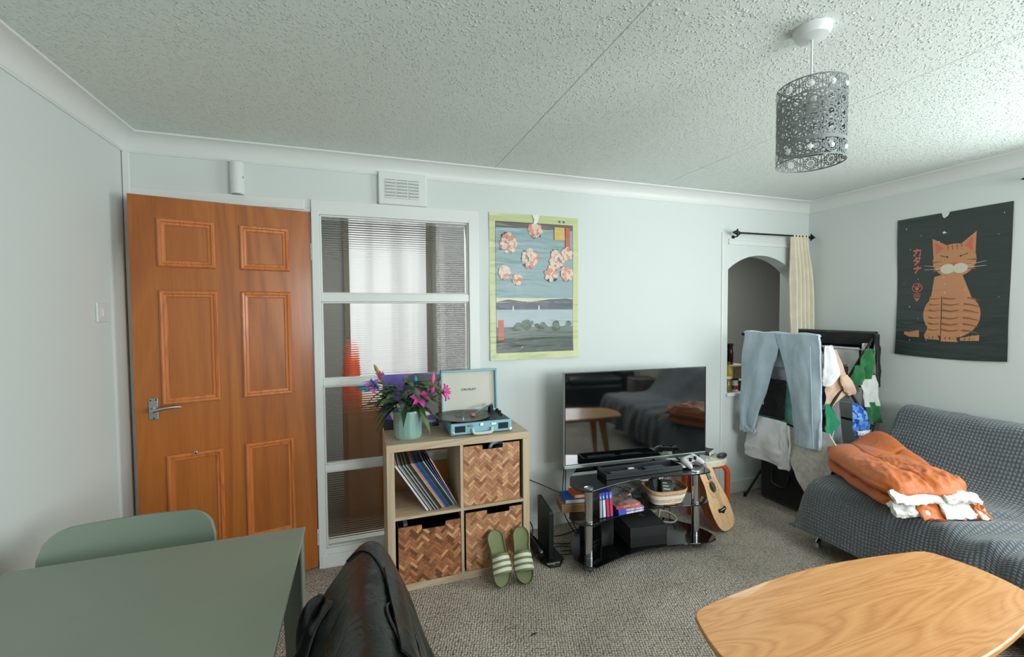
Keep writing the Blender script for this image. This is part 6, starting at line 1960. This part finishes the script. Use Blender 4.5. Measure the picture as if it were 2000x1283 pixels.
def chair(loc, rz, label):
    """shell chair; local -y is where the sitter faces"""
    t_ = thing('dining_chair', loc, label, 'chair', 'sage green dining chairs')
    X6 = Matrix.Translation(loc) @ Matrix.Rotation(rz, 4, 'Z')
    mb = MB(); mb.X = X6
    def back(u, v_):
        s_ = (u - .5) * 2
        w_ = .222 * (1 - .04 * v_)
        # rounded upper corners
        z = lerp(.42, .785, v_)
        k = max(0, (z - .70) / .085)
        w_ *= math.sqrt(max(.0, 1 - .36 * k * k)) if k > 0 else 1
        return (w_ * s_, .195 + .05 * v_ - .045 * s_ * s_, z)
    def back2(u, v_):
        s_ = (u - .5) * 2
        W_ = .225; r_ = .075
        zt = .785 - (r_ - math.sqrt(max(0, r_ * r_ - max(0, abs(s_) * W_ - (W_ - r_)) ** 2)))
        z = lerp(.43, zt, v_)
        return (W_ * s_, .185 + .055 * (z - .43) / .35 - .040 * s_ * s_, z)
    mb.slab(back2, 40, 14, .012); mb.build('backrest', m_sage2, t_, smooth=60)
    mb = MB(); mb.X = X6
    def seat(u, v_):
        s_ = (u - .5) * 2
        return (lerp(.140, .158, v_) * s_, lerp(-.20, .19, v_), .435 + .014 * s_ * s_ + .012 * (v_ - .4) ** 2 - .03 * sstep(.85, 1.0, 1 - v_) * .4)
    mb.slab(seat, 20, 16, .012); mb.build('seat', m_sage2, t_, smooth=60)
    for sx_ in (-1, 1):
        for y0, y1 in ((-.16, -.20), (.15, .20)):
            mb = MB(); mb.X = X6; mb.tube([(sx_ * .12, y0, .425), (sx_ * .155, y1, .001)], [.014, .011], 12); mb.build('leg', m_sage2, t_, smooth=60)
    return t_
chair((.385, -1.185, 0), radians(2), 'sage green chair pushed under the far end of the table')
chair((.885, -1.665, 0), radians(-90), 'sage green chair at the right of the table under the black leather jacket')

# ------------------------------------------------------------------ black leather jacket over the right-hand chair
m_lea = N('black leather')
v = m_lea.coord()
m_lea.b.inputs['Base Color'].default_value = rgb((19, 24, 24)); m_lea.b.inputs['Roughness'].default_value = .31
m_lea.b.inputs['Specular IOR Level'].default_value = .6
vb = m_lea.n('ShaderNodeTexVoronoi'); vb.inputs['Scale'].default_value = 320; m_lea.l(v, vb.inputs['Vector'])
nb = m_lea.bump(vb.outputs['Distance'], .15, .002)
m_lea.bump(m_lea.noise(m_lea.coord((1, 1, .5)), 18, 3, .5, .8), .35, .02, nb)
m_lea = m_lea.mat
t = thing('leather_jacket', (1.08, -1.68, .3), 'black leather jacket hung over the chair beside the dining table', 'jacket')
JP = cat([(-.205, 0, .462), (-.185, 0, .490), (-.165, 0, .535), (-.128, 0, .64), (-.095, 0, .715), (-.045, 0, .788), (0, 0, .812), (.042, 0, .784), (.095, 0, .66), (.130, 0, .54), (.165, 0, .42), (.205, 0, .22)], 60)
def jk(u, v_):
    i = min(int(u * 60), 59); p = JP[i].lerp(JP[i + 1], u * 60 - i)
    y = lerp(-1.385, -2.02, v_)
    e = 1 - math.sqrt(max(0, 1 - (1 - min(1, v_ / .10)) ** 2))       # far end closes over the chair back
    k = 1 - .60 * e
    x = p.x * k; z = p.z - .055 * e * (1 if abs(p.x) < .1 else .4) + .012 * (v_ - .1)
    hang = sstep(.06, .18, abs(p.x))
    fold = hang * (.016 * sin(v_ * 13 + (3 if p.x < 0 else 0) + p.z * 5) + .022 * fbm(v_ * 5 + (7 if p.x < 0 else 0), p.z * 4, 2))
    fold += hang * .030 * max(0, sin(v_ * 8 + 2.2)) * (1 if p.x < 0 else .3)
    x += math.copysign(fold, p.x)
    z += .010 * fbm(x * 9, y * 7, 4)
    return (1.080 + x, y, z)
mb = MB(); mb.slab(jk, 80, 60, .006); mb.build('body', m_lea, t, smooth=80)
def onj(u, v_, off=.006):
    p = Vector(jk(u, v_)); a = Vector(jk(min(1, u + .01), v_)) - Vector(jk(max(0, u - .01), v_)); b = Vector(jk(u, min(1, v_ + .01))) - Vector(jk(u, max(0, v_ - .01)))
    n_ = a.cross(b).normalized()
    if n_.dot(Vector((math.copysign(1, u - .5) * .6, 0, .8))) < 0:
        n_ = -n_
    return p + n_ * off
def seamline(pts, r_=.003, name='seam'):
    q = cat([(a, b, 0) for a, b in pts], 40)
    mb = MB(); mb.tube([onj(p.x, p.y) for p in q], r_, 6); mb.build(name, m_lea, t, smooth=60)
seamline([(.44, .10), (.50, .12), (.56, .20), (.61, .34), (.64, .45)], .0028)
seamline([(.64, .45), (.60, .52), (.61, .60), (.66, .72), (.70, .90)], .0032)
seamline([(.69, .40), (.72, .44), (.72, .55), (.76, .75), (.78, .95)], .0028)
# lapel flap
def lap(u, v_):
    return onj(lerp(.60, .68, u) + .03 * v_, lerp(.30, .72, v_), .010 + .006 * sin(PI * u))
mb = MB(); mb.slab(lap, 10, 24, .005); mb.build('lapel', m_lea, t, smooth=70)
# sleeve on the left with an open cuff
mb = MB()
sl = cat([(1.0, -1.50, .70), (.965, -1.545, .655), (.935, -1.62, .58), (.905, -1.70, .48), (.885, -1.78, .36)], 26)
mb.tube(sl, [.030 + .022 * min(1, i / 10) + .004 * sin(i * 1.3) for i in range(27)], 16); mb.build('sleeve', m_lea, t, smooth=80)
mb = MB(); mb.tube(cat([(.965, -1.49, .725), (.935, -1.50, .69), (.925, -1.53, .64), (.93, -1.55, .60)], 14), [.010, .014, .018, .020, .021, .022, .022, .022, .021, .020, .018, .016, .014, .010, .006], 10); mb.build('collar', m_lea, t, smooth=70)
mb = MB(); mb.tube(cat([(.998, -1.53, .735), (.955, -1.585, .70), (.925, -1.66, .62), (.905, -1.74, .52)], 20), .0045, 6); mb.build('seam', m_lea, t, smooth=60)

# ------------------------------------------------------------------ things behind the camera that show in the television
t = thing('leather_sofa', (3.1, -3.85, 0), 'black leather sofa against the wall opposite the television', 'sofa')
m_bl = M('black leather upholstery', (24, 26, 28), .32, nz=(6, 4), bump=(9, .2, .03))
BX(2.55, 4.15, -4.10, -3.42, .10, .42).build('seat_base', m_bl, t, bevel=.05, seg=4)
BX(2.55, 4.15, -4.32, -4.02, .12, .86).build('backrest', m_bl, t, bevel=.07, seg=4)
for x in (2.40, 4.15):
    BX(x, x + .17, -4.30, -3.40, .10, .62).build('armrest', m_bl, t, bevel=.06, seg=4)
for x in (2.48, 4.20):
    for y in (-4.22, -3.48):
        MB().cyl((x, y, .001), (x, y, .12), .022, n=12).build('foot', m_black, t)
for x in (2.57, 3.36):
    BX(x, x + .77, -4.03, -3.40, .415, .52).build('cushion', m_bl, t, bevel=.05, seg=4)
t = thing('wicker_basket', (4.30, -3.12, 0), 'dark wicker basket standing past the far end of the grey sofa', 'basket')
mb = MB()
for i in range(18):
    mb.tube([(4.26 + sq(2 * PI * k / 28, .16, .15, .5)[0], -3.12 + sq(2 * PI * k / 28, .16, .15, .5)[1], .02 + i * .030) for k in range(28)], .014, 6, closed=True)
mb.build('weave', M('dark wicker', (96, 78, 60), .7, nz=(40, 26)), t, smooth=60)
MB().box(4.13, 4.39, -3.25, -2.99, .50, .53).build('contents', m_blackc, t, bevel=.01)
mb = MB()
mb.slab(lambda u, v_: (4.50 + .025 * sin(u * 9 * 2 * PI) + .01 * fbm(u * 5, v_ * 4), lerp(-3.02, -3.60, u), lerp(2.12, .03, v_)), 90, 20, .003)
tag(rebase(mb.build('window_curtain', fabric('white curtain cotton', (224, 220, 206), 6), smooth=80), (4.5, -3.3, .03)), 'long white curtain at the far side of the daylight window', 'curtain')
t = thing('window_curtain_rod', (4.52, -2.3, 2.14), 'black curtain rod tip on the right wall at the photo edge', 'curtain rod')
mb = MB(); mb.tube([(4.525, -1.33, 2.142), (4.525, -3.7, 2.142)], .010, 10); mb.build('rod', m_brz, t, smooth=60)
mb = MB(); mb.tube([(4.525, -1.335, 2.142), (4.525, -1.328, 2.142), (4.525, -1.270, 2.142)], [.010, .024, .001], 14); mb.build('finial', m_brz, t, smooth=60)
for y in (-1.40, -3.6):
    mb = MB(); mb.tube([(W - .0006, y, 2.125), (4.545, y, 2.125), (4.525, y, 2.136)], .006, 8); mb.build('bracket', m_brz, t, smooth=60)

mb = MB(); mb.tube(cat([(1.760, -.900, .004), (1.768, -.896, .006), (1.778, -.897, .005), (1.786, -.893, .004)], 8), .003, 6)
tag(rebase(mb.build('lint_scrap', m_mblack, smooth=60), (1.773, -.896, .001)), 'tiny dark scrap of lint lying on the open carpet', 'lint')
